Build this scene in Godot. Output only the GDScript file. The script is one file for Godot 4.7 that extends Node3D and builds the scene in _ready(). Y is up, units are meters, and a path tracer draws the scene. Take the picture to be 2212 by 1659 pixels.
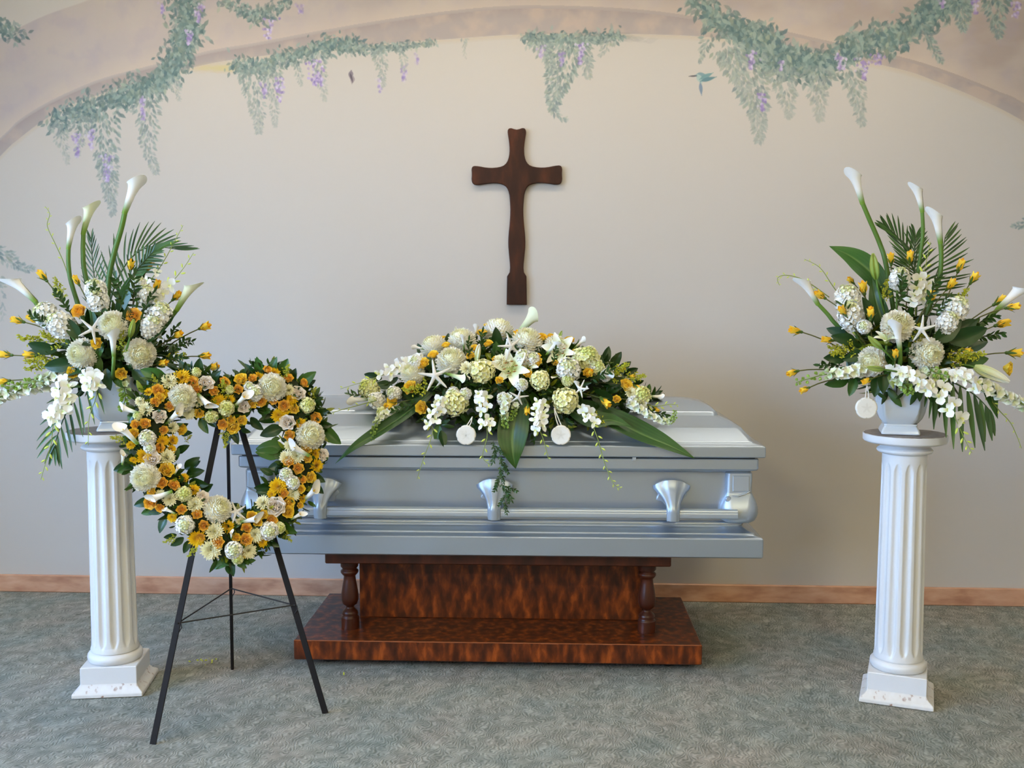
extends Node3D
# A chapel wall with a painted arch, a casket on a bier, a casket spray, two pedestal arrangements and a heart wreath.

const IW := 2212.0
const IH := 1659.0
const FOCAL := 2200.0
const EYE := Vector3(0, 1.47, 5.05)
var cam_basis: Basis
var room_xf: Transform3D
var rng := RandomNumberGenerator.new()
var used := {}
var M := {}
var cache := {}

# ---------------------------------------------------------------- mesh builder
class MB:
	var v := PackedVector3Array()
	var c := PackedColorArray()
	var uv := PackedVector2Array()
	var ix := PackedInt32Array()
	var has_uv := false
	func vert(p: Vector3, col := Color.WHITE) -> int:
		v.append(p)
		c.append(col)
		return v.size() - 1
	func tri(a: int, b: int, d: int) -> void:
		ix.append(a)
		ix.append(b)
		ix.append(d)
	func quad(a: int, b: int, d: int, e: int) -> void:
		tri(a, b, d)
		tri(a, d, e)
	func flat(a: Vector3, b: Vector3, d: Vector3, e: Vector3, col := Color.WHITE) -> void:
		var i := vert(a, col)
		vert(b, col)
		vert(d, col)
		vert(e, col)
		quad(i, i + 1, i + 2, i + 3)
	func grid(pts: Array, wrap := false, cols: Array = []) -> void:   # rows of points, smooth
		var n: int = pts[0].size()
		var s := v.size()
		for r in pts.size():
			for k in n:
				vert(pts[r][k], cols[r] if cols.size() else Color.WHITE)
		for r in pts.size() - 1:
			for k in (n if wrap else n - 1):
				var k2 := (k + 1) % n
				quad(s + r * n + k, s + r * n + k2, s + (r + 1) * n + k2, s + (r + 1) * n + k)
	func cap(pts: PackedVector3Array, flip := false, col := Color.WHITE) -> void:
		var m := Vector3.ZERO
		for p in pts:
			m += p
		var s := vert(m / pts.size(), col)
		for p in pts:
			vert(p, col)
		for k in pts.size():
			var a := s + 1 + k
			var b := s + 1 + (k + 1) % pts.size()
			if flip:
				tri(s, b, a)
			else:
				tri(s, a, b)
	func box(lo: Vector3, hi: Vector3, b := 0.0, xf := Transform3D()) -> void:   # chamfered box
		var m := (lo + hi) / 2
		var h := (hi - lo) / 2
		if b <= 0.0:
			b = minf(h.x, minf(h.y, h.z)) * 0.02
		var axes := [Vector3.RIGHT, Vector3.UP, Vector3.BACK]
		for a in 3:
			var e := (a + 1) % 3
			var g := (a + 2) % 3
			for s in [-1.0, 1.0]:
				var n: Vector3 = axes[a] * s * h[a]
				var u: Vector3 = axes[e] * (h[e] - b)
				var w: Vector3 = axes[g] * (h[g] - b) * s
				flat(xf * (m + n - u - w), xf * (m + n - u + w), xf * (m + n + u + w), xf * (m + n + u - w))
			for s in [-1.0, 1.0]:
				for q in [-1.0, 1.0]:
					var n1: Vector3 = axes[e] * s * h[e] + axes[g] * q * (h[g] - b)
					var n2: Vector3 = axes[e] * s * (h[e] - b) + axes[g] * q * h[g]
					var l: Vector3 = axes[a] * (h[a] - b) * s * q
					flat(xf * (m + n1 - l), xf * (m + n2 - l), xf * (m + n2 + l), xf * (m + n1 + l))
		for sx in [-1.0, 1.0]:
			for sy in [-1.0, 1.0]:
				for sz in [-1.0, 1.0]:
					var p1 := xf * (m + Vector3(sx * h.x, sy * (h.y - b), sz * (h.z - b)))
					var p2 := xf * (m + Vector3(sx * (h.x - b), sy * h.y, sz * (h.z - b)))
					var p3 := xf * (m + Vector3(sx * (h.x - b), sy * (h.y - b), sz * h.z))
					var i := vert(p1)
					vert(p2)
					vert(p3)
					if sx * sy * sz > 0:
						tri(i, i + 2, i + 1)
					else:
						tri(i, i + 1, i + 2)
	func tube(pts: Array, r0: float, r1: float, sides := 6, c0 := Color.WHITE, c1 := Color.WHITE) -> void:
		var rows := []
		var cols := []
		var up := Vector3(0.31, 0.2, 0.93).normalized()
		for k in pts.size():
			var t: Vector3 = (pts[mini(k + 1, pts.size() - 1)] - pts[maxi(k - 1, 0)]).normalized()
			var x := up.cross(t).normalized()
			var y := t.cross(x)
			var f := k / maxf(1.0, pts.size() - 1.0)
			var r := lerpf(r0, r1, f)
			var row := PackedVector3Array()
			for q in sides:
				var a := TAU * q / sides
				row.append(pts[k] + x * cos(a) * r + y * sin(a) * r)
			rows.append(row)
			cols.append(c0.lerp(c1, f))
		grid(rows, true, cols)
		cap(rows[0], true, c0)
		cap(rows[-1], false, c1)
	func lathe(prof: Array, segs := 32, xf := Transform3D(), col := Color.WHITE) -> void:
		var rows := []
		for p in prof:
			var row := PackedVector3Array()
			for q in segs:
				var a := TAU * q / segs
				row.append(xf * Vector3(cos(a) * p.x, p.y, -sin(a) * p.x))
			rows.append(row)
		var cols := []
		for p in prof:
			cols.append(col)
		grid(rows, true, cols)
		cap(rows[0], true, col)
		cap(rows[-1], false, col)
	# a petal: along +Y from the origin of xf, wide along X, bending out towards +Z
	func petal(xf: Transform3D, L: float, W: float, b0: float, b1: float, cup: float, sh: float, c0: Color, c1: Color, nu := 4, nv := 2, ruf := 0.0) -> void:
		var s := v.size()
		var y := 0.0
		var z := 0.0
		for r in nu + 1:
			var t := float(r) / nu
			var a := b0 + b1 * t
			if r > 0:
				y += cos(a) * L / nu
				z += sin(a) * L / nu
			var w := W * 0.5 * pow(maxf(0.0, sin(PI * pow(t * 0.95 + 0.035, sh))), 0.6)
			for k in nv + 1:
				var u := 2.0 * k / nv - 1.0
				var d := -cup * w * u * u + ruf * L * t * sin(u * 5.0 + t * 3.0)
				vert(xf * Vector3(u * w, y - sin(a) * d, z + cos(a) * d), c0.lerp(c1, t))
		for r in nu:
			for k in nv:
				var i := s + r * (nv + 1) + k
				quad(i, i + 1, i + nv + 2, i + nv + 1)
	func loft(rings: Array, seg := 4) -> void:   # rings of [half x, half z, y, corner radius], smooth
		var rows := []
		for q in rings:
			rows.append(ring(q[0], q[1], q[2], q[3], seg))
		grid(rows, true)
	func bands(rings: Array, seg := 4) -> void:  # the same with a crease at every ring
		for k in rings.size() - 1:
			loft([rings[k], rings[k + 1]], seg)
	static func ring(hx: float, hz: float, y: float, r: float, seg: int) -> PackedVector3Array:
		var out := PackedVector3Array()
		r = clampf(r, 0.0005, minf(hx, hz) * 0.98)
		for q in 4:
			var cx = (hx - r) * [1, -1, -1, 1][q]
			var cz = (hz - r) * [-1, -1, 1, 1][q]
			for k in seg + 1:
				var a := PI / 2 * (q + float(k) / seg)
				out.append(Vector3(cx + cos(a) * r, y, cz - sin(a) * r))
		return out
	func extrude(poly: PackedVector2Array, depth: float, bevel: float, xf := Transform3D(), steps := 3) -> void:   # front towards +Z
		var n := poly.size()
		var nor := PackedVector2Array()
		var area := 0.0
		for k in n:
			area += poly[k].cross(poly[(k + 1) % n])
		for k in n:
			var d := (poly[(k + 1) % n] - poly[(k + n - 1) % n]).normalized()
			nor.append(Vector2(-d.y, d.x) * signf(area))
		var rows := []
		var back := PackedVector3Array()
		for k in n:
			back.append(xf * Vector3(poly[k].x, poly[k].y, 0))
		rows.append(back)
		for s in steps + 1:
			var a := PI / 2 * s / steps
			var row := PackedVector3Array()
			for k in n:
				var p := poly[k] + nor[k] * bevel * (1 - cos(a))
				row.append(xf * Vector3(p.x, p.y, depth - bevel + bevel * sin(a)))
			rows.append(row)
		grid(rows, true)
		var flat_poly := PackedVector2Array()
		for k in n:
			flat_poly.append(poly[k] + nor[k] * bevel)
		var ts := Geometry2D.triangulate_polygon(flat_poly)
		for side in 2:
			var s := v.size()
			for k in n:
				vert(rows[-1][k] if side == 0 else back[k])
			for k in range(0, ts.size(), 3):
				if side == 0:
					tri(s + ts[k], s + ts[k + 1], s + ts[k + 2])
				else:
					tri(s + ts[k], s + ts[k + 2], s + ts[k + 1])
	func mesh() -> ArrayMesh:
		var n := PackedVector3Array()
		n.resize(v.size())
		for k in range(0, ix.size(), 3):
			var a := ix[k]
			var b := ix[k + 1]
			var d := ix[k + 2]
			var f := (v[d] - v[a]).cross(v[b] - v[a])
			n[a] += f
			n[b] += f
			n[d] += f
		for k in n.size():
			n[k] = n[k].normalized() if n[k].length_squared() > 1e-30 else Vector3.UP
		var arr := []
		arr.resize(Mesh.ARRAY_MAX)
		arr[Mesh.ARRAY_VERTEX] = v
		arr[Mesh.ARRAY_NORMAL] = n
		arr[Mesh.ARRAY_COLOR] = c
		if has_uv:
			arr[Mesh.ARRAY_TEX_UV] = uv
		arr[Mesh.ARRAY_INDEX] = ix
		var m := ArrayMesh.new()
		m.add_surface_from_arrays(Mesh.PRIMITIVE_TRIANGLES, arr)
		return m

# ---------------------------------------------------------------- helpers
func ray(px: float, py: float) -> Vector3:
	return cam_basis * Vector3((px - IW / 2) / FOCAL, -(py - IH / 2) / FOCAL, -1.0)

func P(px: float, py: float, z: float) -> Vector3:      # the point seen at that pixel, at depth z
	var d := ray(px, py)
	return EYE + d * ((z - EYE.z) / d.z)

func ground(px: float, py: float, y := 0.0) -> Vector3:
	var d := ray(px, py)
	return EYE + d * ((y - EYE.y) / d.y)

func on_plane(px: float, py: float, o: Vector3, n: Vector3) -> Vector3:
	var d := ray(px, py)
	return EYE + d * ((o - EYE).dot(n) / d.dot(n))

func hit(px: float, py: float, c: Vector3, r: Vector3) -> Array:    # [point, outward normal] on an ellipsoid, or the nearest to it
	var d := ray(px, py) / r
	var o := (EYE - c) / r
	var a := d.dot(d)
	var b := o.dot(d)
	var disc := b * b - a * (o.dot(o) - 1.0)
	var t := (-b - sqrt(disc)) / a if disc > 0 else -b / a
	var q := o + d * t
	return [c + q * r, (q / r).normalized()]

func rgb(r: float, g: float, b: float) -> Color:        # an sRGB colour 0..255 as linear vertex colour
	return Color(r / 255, g / 255, b / 255).srgb_to_linear()

func s8(r: float, g: float, b: float) -> Color:
	return Color(r / 255, g / 255, b / 255)

func numbered(n: String) -> String:
	if not used.has(n):
		used[n] = 0
		return n
	used[n] += 1
	return "%s_%03d" % [n, used[n]]

func tag(o: Node3D, label: String, category: String, group := "", kind := "") -> Node3D:
	if label:
		o.set_meta("label", label)
	if category:
		o.set_meta("category", category)
	if group:
		o.set_meta("group", group)
	if kind:
		o.set_meta("kind", kind)
	return o

func thing(called: String, at: Vector3, label: String, category: String, group := "", turn := 0.0) -> Node3D:
	var o := Node3D.new()
	o.name = numbered(called)
	add_child(o)
	o.position = at
	o.rotation.y = turn
	tag(o, label, category, group)
	return o

func part(called: String, mesh: Mesh, mat: Material, parent: Node3D, xf := Transform3D()) -> MeshInstance3D:
	var o := MeshInstance3D.new()
	o.name = numbered(called) if parent == self else called
	o.mesh = mesh
	o.material_override = mat
	o.transform = xf
	parent.add_child(o, true)
	return o

func struct(called: String, mb: MB, mat: Material, xf: Transform3D, label: String, category: String) -> MeshInstance3D:
	var o := part(called, mb.mesh(), mat, self, xf)
	tag(o, label, category, "", "structure")
	return o

func aim(dir: Vector3, roll := 0.0) -> Basis:             # +Y along dir
	var y := dir.normalized()
	var x := y.cross(Vector3(0.03, 0.1, 1.0) if absf(y.z) < 0.9 else Vector3.UP).normalized()
	return Basis(x, y, x.cross(y)) * Basis(Vector3.UP, roll)

func mat(color: Color, rough := 0.6, metal := 0.0, spec := 0.5) -> StandardMaterial3D:
	var m := StandardMaterial3D.new()
	m.albedo_color = color
	m.roughness = rough
	m.metallic = metal
	m.metallic_specular = spec
	return m

func noise_tex(w: int, h: int, freq: float, ramp: Array, oct := 4, sx := 1.0, seed_ := 1, warp := 0.0) -> NoiseTexture2D:
	var n := FastNoiseLite.new()
	n.seed = seed_
	n.noise_type = FastNoiseLite.TYPE_SIMPLEX_SMOOTH
	n.frequency = freq
	n.fractal_octaves = oct
	if warp > 0:
		n.domain_warp_enabled = true
		n.domain_warp_amplitude = warp
		n.domain_warp_frequency = freq * 1.5
	var g := Gradient.new()
	g.offsets = PackedFloat32Array()
	g.colors = PackedColorArray()
	for r in ramp:
		g.add_point(r[0], r[1])
	var t := NoiseTexture2D.new()
	t.width = w
	t.height = h
	t.seamless = true
	t.noise = n
	t.color_ramp = g
	return t

func bezier(a: Vector3, b: Vector3, c: Vector3, n := 10) -> Array:
	var out := []
	for k in n + 1:
		var t := float(k) / n
		out.append(a.lerp(b, t).lerp(b.lerp(c, t), t))
	return out

func smooth_path(pts: Array, per := 5) -> Array:           # Catmull-Rom through the points
	var out := []
	for k in pts.size() - 1:
		var p0: Vector3 = pts[maxi(k - 1, 0)]
		var p3: Vector3 = pts[mini(k + 2, pts.size() - 1)]
		for q in per:
			out.append(pts[k].cubic_interpolate(pts[k + 1], p0, p3, float(q) / per))
	out.append(pts[-1])
	return out

# ---------------------------------------------------------------- _ready
func _ready() -> void:
	rng.seed = 7
	cam_basis = Basis(Vector3.UP, deg_to_rad(2.2)) * Basis(Vector3.RIGHT, deg_to_rad(-4.7))
	room_xf = Transform3D(Basis(Vector3.UP, -0.0125), Vector3(0, 0, 0.12))
	var cam := Camera3D.new()
	cam.name = "camera"
	cam.transform = Transform3D(cam_basis, EYE)
	cam.fov = rad_to_deg(2 * atan(IH / 2 / FOCAL))
	cam.near = 0.05
	cam.far = 100
	add_child(cam)
	cam.current = true
	var env := Environment.new()
	var sky := Sky.new()
	var sm := ProceduralSkyMaterial.new()
	sm.sky_top_color = s8(150, 196, 255)
	sm.sky_horizon_color = s8(168, 207, 255)
	sm.ground_horizon_color = s8(150, 152, 150)
	sm.ground_bottom_color = s8(120, 122, 118)
	sm.sky_energy_multiplier = 1.0
	sm.ground_energy_multiplier = 1.0
	env.background_energy_multiplier = 32.0
	sky.sky_material = sm
	env.background_mode = Environment.BG_SKY
	env.sky = sky
	env.tonemap_mode = Environment.TONE_MAPPER_LINEAR
	env.tonemap_exposure = 0.94
	env.sdfgi_enabled = true
	env.ssao_enabled = true
	env.ssil_enabled = true
	var we := WorldEnvironment.new()
	we.name = "environment"
	we.environment = env
	add_child(we)
	ceiling_lights()
	materials()
	room()
	bier()
	casket()
	cross()
	pedestals()
	easel_and_wreath()
	casket_spray()
	vase_arrangement_right()
	vase_arrangement_left()
	floor_scraps()

func ceiling_lights() -> void:
	var near := s8(255, 241, 218)
	var far := s8(255, 239, 188)
	# [x, z in the room, energy, colour, where]: a cooler row over the casket, warm rows over the seats
	for q in [[-1.7, 0.84, 0.98, near, "above the left end of the casket"], [-0.2, 0.84, 0.98, near, "above the middle of the casket"], [1.3, 0.84, 0.98, near, "above the right end of the casket"], [-1.7, 2.1, 0.2, near, "in the row before the casket, at its left"], [0.0, 2.1, 0.2, near, "in the row before the casket, in its middle"], [1.7, 2.1, 0.2, near, "in the row before the casket, at its right"], [-1.6, 5.6, 6.0, far, "in the row over the seats, at its left"], [1.6, 5.6, 6.0, far, "in the row over the seats, at its right"], [-1.6, 7.6, 11.0, far, "in the row by the far wall, at its left"], [1.6, 7.6, 11.0, far, "in the row by the far wall, at its right"]]:
		var t := thing("ceiling_light", room_xf * Vector3(q[0], 3.3, q[1]), "long warm ceiling light " + q[4], "ceiling light", "", -0.0125)
		var fm := MB.new()
		fm.box(Vector3(-0.64, -0.06, -0.1), Vector3(0.64, 0.0, 0.1), 0.01)
		part("housing", fm.mesh(), mat(s8(235, 235, 232), 0.5), t)
		var gm := MB.new()
		gm.box(Vector3(-0.6, -0.075, -0.07), Vector3(0.6, -0.06, 0.07), 0.005)
		var e := mat(s8(250, 245, 235), 0.5)
		e.emission_enabled = true
		e.emission = q[3]
		e.emission_energy_multiplier = 5.0
		part("diffuser", gm.mesh(), e, t)
		var l := AreaLight3D.new()
		l.name = "lamp"
		l.area_size = Vector2(1.2, 0.14)
		l.light_color = q[3]
		l.light_energy = q[2]
		l.area_range = 20
		l.area_attenuation = 2
		l.shadow_enabled = true
		l.position = Vector3(0, -0.08, 0)
		l.rotation.x = -PI / 2
		t.add_child(l)

func materials() -> void:
	var petal := mat(Color.WHITE, 0.55, 0.0, 0.4)
	petal.vertex_color_use_as_albedo = true
	petal.cull_mode = BaseMaterial3D.CULL_DISABLED
	petal.backlight_enabled = true
	petal.backlight = Color(0.24, 0.24, 0.22)
	petal.rim_enabled = true
	petal.rim = 0.35
	petal.rim_tint = 1.0
	M.petal = petal
	var leaf := mat(Color.WHITE, 0.38, 0.0, 0.5)
	leaf.vertex_color_use_as_albedo = true
	leaf.cull_mode = BaseMaterial3D.CULL_DISABLED
	leaf.backlight_enabled = true
	leaf.backlight = Color(0.3, 0.36, 0.16)
	M.leaf = leaf
	var stem := mat(Color.WHITE, 0.5)
	stem.vertex_color_use_as_albedo = true
	M.stem = stem
	var bone := mat(s8(236, 232, 222), 0.8)
	bone.heightmap_enabled = true
	bone.heightmap_texture = noise_tex(128, 128, 0.08, [[0.0, Color.BLACK], [1.0, Color.WHITE]])
	bone.heightmap_scale = 0.06
	bone.uv1_triplanar = true
	bone.uv1_scale = Vector3.ONE * 20
	M.bone = bone
	# casket: pale blue silver metallic paint under clear varnish
	var ck := mat(s8(174, 187, 202), 0.36, 0.86, 0.5)
	ck.clearcoat_enabled = true
	ck.clearcoat = 0.8
	ck.clearcoat_roughness = 0.08
	M.casket = ck
	var cd := mat(s8(180, 190, 200), 0.42, 0.65, 0.5)
	M.chrome = cd
	M.gap = mat(s8(40, 42, 46), 0.8)
	# white pedestal paint
	var wp := mat(s8(216, 217, 218), 0.32)
	M.white_paint = wp
	var chip := mat(Color.WHITE, 0.5)
	chip.albedo_texture = noise_tex(512, 512, 0.012, [[0.0, s8(110, 66, 50)], [0.17, s8(160, 134, 118)], [0.23, s8(212, 209, 205)], [1.0, s8(220, 220, 218)]], 6, 1.0, 11)
	chip.uv1_triplanar = true
	chip.uv1_scale = Vector3.ONE * 4.0
	M.chipped = chip
	var tp := mat(Color.WHITE, 0.45)
	tp.albedo_texture = noise_tex(256, 256, 0.03, [[0.0, s8(92, 80, 72)], [0.5, s8(122, 110, 100)], [1.0, s8(140, 128, 118)]], 4, 1.0, 5)
	tp.uv1_triplanar = true
	tp.uv1_scale = Vector3.ONE * 4
	M.disc_top = tp
	var vs := mat(s8(206, 214, 220), 0.22)
	vs.clearcoat_enabled = true
	vs.clearcoat = 0.6
	vs.clearcoat_roughness = 0.1
	M.ceramic = vs
	# dark stained wood with a mottled figure
	var wd := mat(Color.WHITE, 0.36, 0.0, 0.4)
	wd.albedo_texture = noise_tex(1024, 1024, 0.009, [[0.0, s8(46, 19, 8)], [0.35, s8(74, 32, 11)], [0.6, s8(104, 46, 14)], [0.8, s8(136, 63, 19)], [1.0, s8(160, 80, 28)]], 6, 1.0, 3, 40.0)
	wd.uv1_triplanar = true
	wd.uv1_scale = Vector3(2.2, 0.8, 2.2)
	wd.clearcoat_enabled = true
	wd.clearcoat = 0.15
	wd.clearcoat_roughness = 0.2
	M.bier = wd
	var wd2: StandardMaterial3D = wd.duplicate()
	wd2.albedo_texture = noise_tex(512, 512, 0.01, [[0.0, s8(44, 19, 11)], [0.6, s8(72, 32, 17)], [1.0, s8(100, 46, 22)]], 5, 1.0, 8, 30.0)
	wd2.roughness = 0.34
	M.bier_dark = wd2
	var cw := mat(Color.WHITE, 0.5, 0.0, 0.35)
	cw.albedo_texture = noise_tex(512, 512, 0.008, [[0.0, s8(42, 22, 15)], [0.5, s8(58, 31, 20)], [1.0, s8(84, 44, 26)]], 5, 1.0, 21, 20.0)
	cw.uv1_triplanar = true
	cw.uv1_scale = Vector3(3.0, 1.0, 3.0)
	M.cross = cw
	M.black = mat(s8(24, 21, 21), 0.55, 0.0, 0.3)
	M.wire = mat(s8(38, 36, 36), 0.5, 0.3)
	M.rubber = mat(s8(40, 40, 42), 0.7)
	M.foam = mat(s8(34, 48, 26), 0.9)
	M.ribbon = mat(s8(235, 232, 225), 0.7)

# ---------------------------------------------------------------- the room
var plain_wall := s8(196, 190, 182)

func room() -> void:
	var mx := 6.3
	var x0 := -3.4
	var H := 3.3
	var wall := mat(Color.WHITE, 0.75, 0.0, 0.35)
	var img := mural(x0, mx, H)
	wall.albedo_texture = ImageTexture.create_from_image(img)
	wall.texture_repeat = false
	var b := MB.new()
	b.has_uv = true
	# the painted stretch of wall is a slab; its front carries the mural
	for q in [[x0, H, 0, 0], [x0 + mx, H, 1, 0], [x0 + mx, 0, 1, 1], [x0, 0, 0, 1]]:
		b.vert(Vector3(q[0], q[1], 0))
		b.uv.append(Vector2(q[2], q[3]))
	b.quad(0, 1, 2, 3)
	for q in [[x0, H], [x0, 0], [x0 + mx, 0], [x0 + mx, H]]:
		b.vert(Vector3(q[0], q[1], -0.15))
		b.uv.append(Vector2(0.5, 0.7))
	b.quad(4, 5, 6, 7)
	b.quad(0, 4, 7, 1)
	b.quad(2, 6, 5, 3)
	struct("wall_back", b, wall, room_xf, "pale beige back wall painted with a stone arch, hanging vines and a hummingbird", "wall")
	var pw := mat(plain_wall, 0.75, 0.0, 0.35)
	for q in [[-4.45, x0, "left"], [x0 + mx, 4.45, "right"]]:
		var s := MB.new()
		s.box(Vector3(q[0], 0, -0.15), Vector3(q[1], H, 0), 0.0005)
		struct("wall_back_" + q[2], s, pw, room_xf, "plain beige stretch of back wall past the %s end of the mural" % q[2], "wall")
	# left wall with two tall windows
	var l := MB.new()
	var wz := [[2.3, 4.3], [5.0, 7.0]]
	var lo := 1.0
	var hi := 3.15
	l.box(Vector3(-4.45, 0, 0), Vector3(-4.3, lo, 9), 0.001)
	l.box(Vector3(-4.45, hi, 0), Vector3(-4.3, H, 9), 0.001)
	for z in [[0, 2.3], [4.3, 5.0], [7.0, 9]]:
		l.box(Vector3(-4.45, lo, z[0]), Vector3(-4.3, hi, z[1]), 0.001)
	struct("wall_left", l, pw, room_xf, "plain beige side wall with two tall windows on the left", "wall")
	var glass := mat(Color(1, 1, 1, 0.04), 0.0)
	glass.transparency = BaseMaterial3D.TRANSPARENCY_ALPHA
	for k in 2:
		var f := MB.new()
		var a: float = wz[k][0]
		var e: float = wz[k][1]
		for z in [a + 0.03, (a + e) / 2, e - 0.03]:
			f.box(Vector3(-4.43, lo, z - 0.03), Vector3(-4.35, hi, z + 0.03), 0.004)
		for y in [lo + 0.03, 1.9, hi - 0.03]:
			f.box(Vector3(-4.43, y - 0.03, a), Vector3(-4.35, y + 0.03, e), 0.004)
		var w := part("window_%d" % (k + 1), f.mesh(), mat(s8(235, 235, 232), 0.4), self, room_xf)
		tag(w, "tall white framed window in the left wall, the one %s the mural" % ["nearer", "farther from"][k], "window", "", "structure")
		for z in [[a + 0.06, (a + e) / 2 - 0.03], [(a + e) / 2 + 0.03, e - 0.06]]:
			for y in [[lo + 0.06, 1.87], [1.93, hi - 0.06]]:
				var g := MB.new()
				g.box(Vector3(-4.392, y[0], z[0]), Vector3(-4.388, y[1], z[1]), 0.0002)
				part("pane", g.mesh(), glass, w)
	var r := MB.new()
	r.box(Vector3(4.3, 0, 0), Vector3(4.45, H, 9), 0.001)
	struct("wall_right", r, pw, room_xf, "plain beige side wall on the right", "wall")
	var fr := MB.new()
	fr.box(Vector3(-4.45, 0, 9), Vector3(4.45, H, 9.15), 0.001)
	var fw := mat(s8(136, 112, 90), 0.8)
	struct("wall_front", fr, fw, room_xf, "plain brown wall behind the viewer", "wall")
	var c := MB.new()
	c.box(Vector3(-4.45, H, -0.15), Vector3(4.45, H + 0.15, 9.15), 0.001)
	struct("ceiling", c, mat(s8(232, 228, 220), 0.85), room_xf, "flat off-white ceiling", "ceiling")
	# carpet
	var fl := MB.new()
	fl.box(Vector3(-4.45, -0.1, -0.15), Vector3(4.45, 0, 9.15), 0.001)
	struct("floor", fl, carpet(), room_xf, "grey-green carpet with a rippled cut pile", "carpet")
	# skirting board
	var bw := mat(Color.WHITE, 0.45)
	bw.albedo_texture = noise_tex(1024, 256, 0.02, [[0.0, s8(164, 116, 90)], [0.5, s8(196, 150, 120)], [1.0, s8(210, 168, 140)]], 5, 1.0, 15)
	bw.uv1_triplanar = true
	bw.uv1_scale = Vector3(0.25, 3.0, 3.0)
	var bb := MB.new()
	bb.box(Vector3(-4.3, 0, 0), Vector3(4.3, 0.088, 0.016), 0.004)
	struct("baseboard_back", bb, bw, room_xf, "low reddish-brown wooden skirting board along the mural wall", "baseboard")

func carpet() -> StandardMaterial3D:
	var n := 768
	var img := Image.create(n, n, false, Image.FORMAT_RGB8)
	var hm := Image.create(n, n, false, Image.FORMAT_L8)
	var a := FastNoiseLite.new()
	a.seed = 3
	a.frequency = 1.0
	a.fractal_octaves = 2
	var b := FastNoiseLite.new()
	b.seed = 9
	b.frequency = 1.0
	b.fractal_octaves = 3
	var lo := s8(112, 114, 110)
	var mid := s8(144, 144, 139)
	var top := s8(176, 173, 167)
	for y in n:
		for x in n:
			# a torus in noise space keeps the tile seamless
			var u := TAU * x / n
			var w := TAU * y / n
			var cx := cos(u) * 1.6
			var sx := sin(u) * 1.6
			var cy := cos(w) * 1.6
			var sy := sin(w) * 1.6
			var q := a.get_noise_3d(cx + cy * 0.7, sx - sy * 0.7, cy + sx * 0.3)
			var q2 := a.get_noise_3d(sy + 9.0, cx * 1.9 - cy, sx * 1.7 + sy)
			var ph := 60.0 * u / TAU + 12.0 * w / TAU + q * 2.0 + q2 * 0.9
			var amp := clampf(0.6 + 1.8 * b.get_noise_3d(cx * 4 + 3, sx * 4 + cy * 4, sy * 4), 0.0, 1.0)
			var g := 0.5 + 0.5 * sin(ph * TAU) * amp
			var cl := b.get_noise_3d(cx * 1.2, sx * 1.2 + sy, cy * 1.2) * 0.9
			var f := clampf(g * 0.75 + 0.12 + cl * 0.5 + rng.randf_range(-0.16, 0.16), 0, 1)
			var col := lo.lerp(mid, f * 2) if f < 0.5 else mid.lerp(top, f * 2 - 1)
			img.set_pixel(x, y, col)
			hm.set_pixel(x, y, Color(f, f, f))
	var m := mat(Color.WHITE, 0.95, 0.0, 0.15)
	m.albedo_texture = ImageTexture.create_from_image(img)
	m.heightmap_enabled = true
	m.heightmap_texture = ImageTexture.create_from_image(hm)
	m.heightmap_scale = 0.14
	m.uv1_triplanar = true
	m.uv1_scale = Vector3.ONE * 1.25
	# broad paler and browner wear patches
	m.detail_enabled = true
	m.detail_blend_mode = BaseMaterial3D.BLEND_MODE_MUL
	m.detail_albedo = noise_tex(512, 512, 0.012, [[0.0, s8(222, 236, 236)], [0.45, s8(240, 243, 238)], [1.0, s8(252, 243, 236)]], 4, 1.0, 31)
	m.detail_uv_layer = BaseMaterial3D.DETAIL_UV_2
	m.uv2_triplanar = true
	m.uv2_scale = Vector3.ONE * 0.4
	return m

# ---------------------------------------------------------------- the mural (paint on the wall: flat)
var mu: Image
var mu_s := 1.0
var mu_x0 := 0.0
var mu_h := 0.0

func wall_px(px: float, py: float) -> Vector2:             # a pixel of the photograph as a pixel of the wall's paint
	var p := room_xf.affine_inverse() * on_plane(px, py, room_xf.origin, room_xf.basis.z)
	return Vector2((p.x - mu_x0) * mu_s, (mu_h - p.y) * mu_s)

func curve(pts: Array) -> PackedFloat32Array:              # for every column of the texture the row of a smooth curve
	var out := PackedFloat32Array()
	out.resize(mu.get_width())
	var q := []
	for p in pts:
		var w := wall_px(p[0], p[1])
		q.append(Vector3(w.x, w.y, 0))
	q = smooth_path(q, 12)
	var k := 0
	for x in out.size():
		while k < q.size() - 2 and q[k + 1].x < x:
			k += 1
		var d: float = (x - q[k].x) / maxf(0.01, q[k + 1].x - q[k].x)
		out[x] = lerpf(q[k].y, q[k + 1].y, d)
	return out

func dab(at: Vector2, ang: float, L: float, W: float, col: Color, alpha: float) -> void:   # one leaf-shaped stroke
	var d := Vector2(cos(ang), sin(ang))
	var m := at + d * L * 0.5
	var r := L * 0.5 + 1
	for y in range(maxi(0, int(m.y - r)), mini(mu.get_height(), int(m.y + r) + 2)):
		for x in range(maxi(0, int(m.x - r)), mini(mu.get_width(), int(m.x + r) + 2)):
			var p := Vector2(x, y) - at
			var t := p.dot(d) / L
			if t < -0.08 or t > 1.08:
				continue
			var w := W * sin(PI * clampf(pow(clampf(t, 0.02, 0.99), 0.8), 0, 1)) * 0.5 + 0.35
			var e := clampf(w - absf(p.cross(d)) + 0.5, 0, 1) * alpha
			if e > 0.0:
				mu.set_pixel(x, y, mu.get_pixel(x, y).lerp(col, e))

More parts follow.
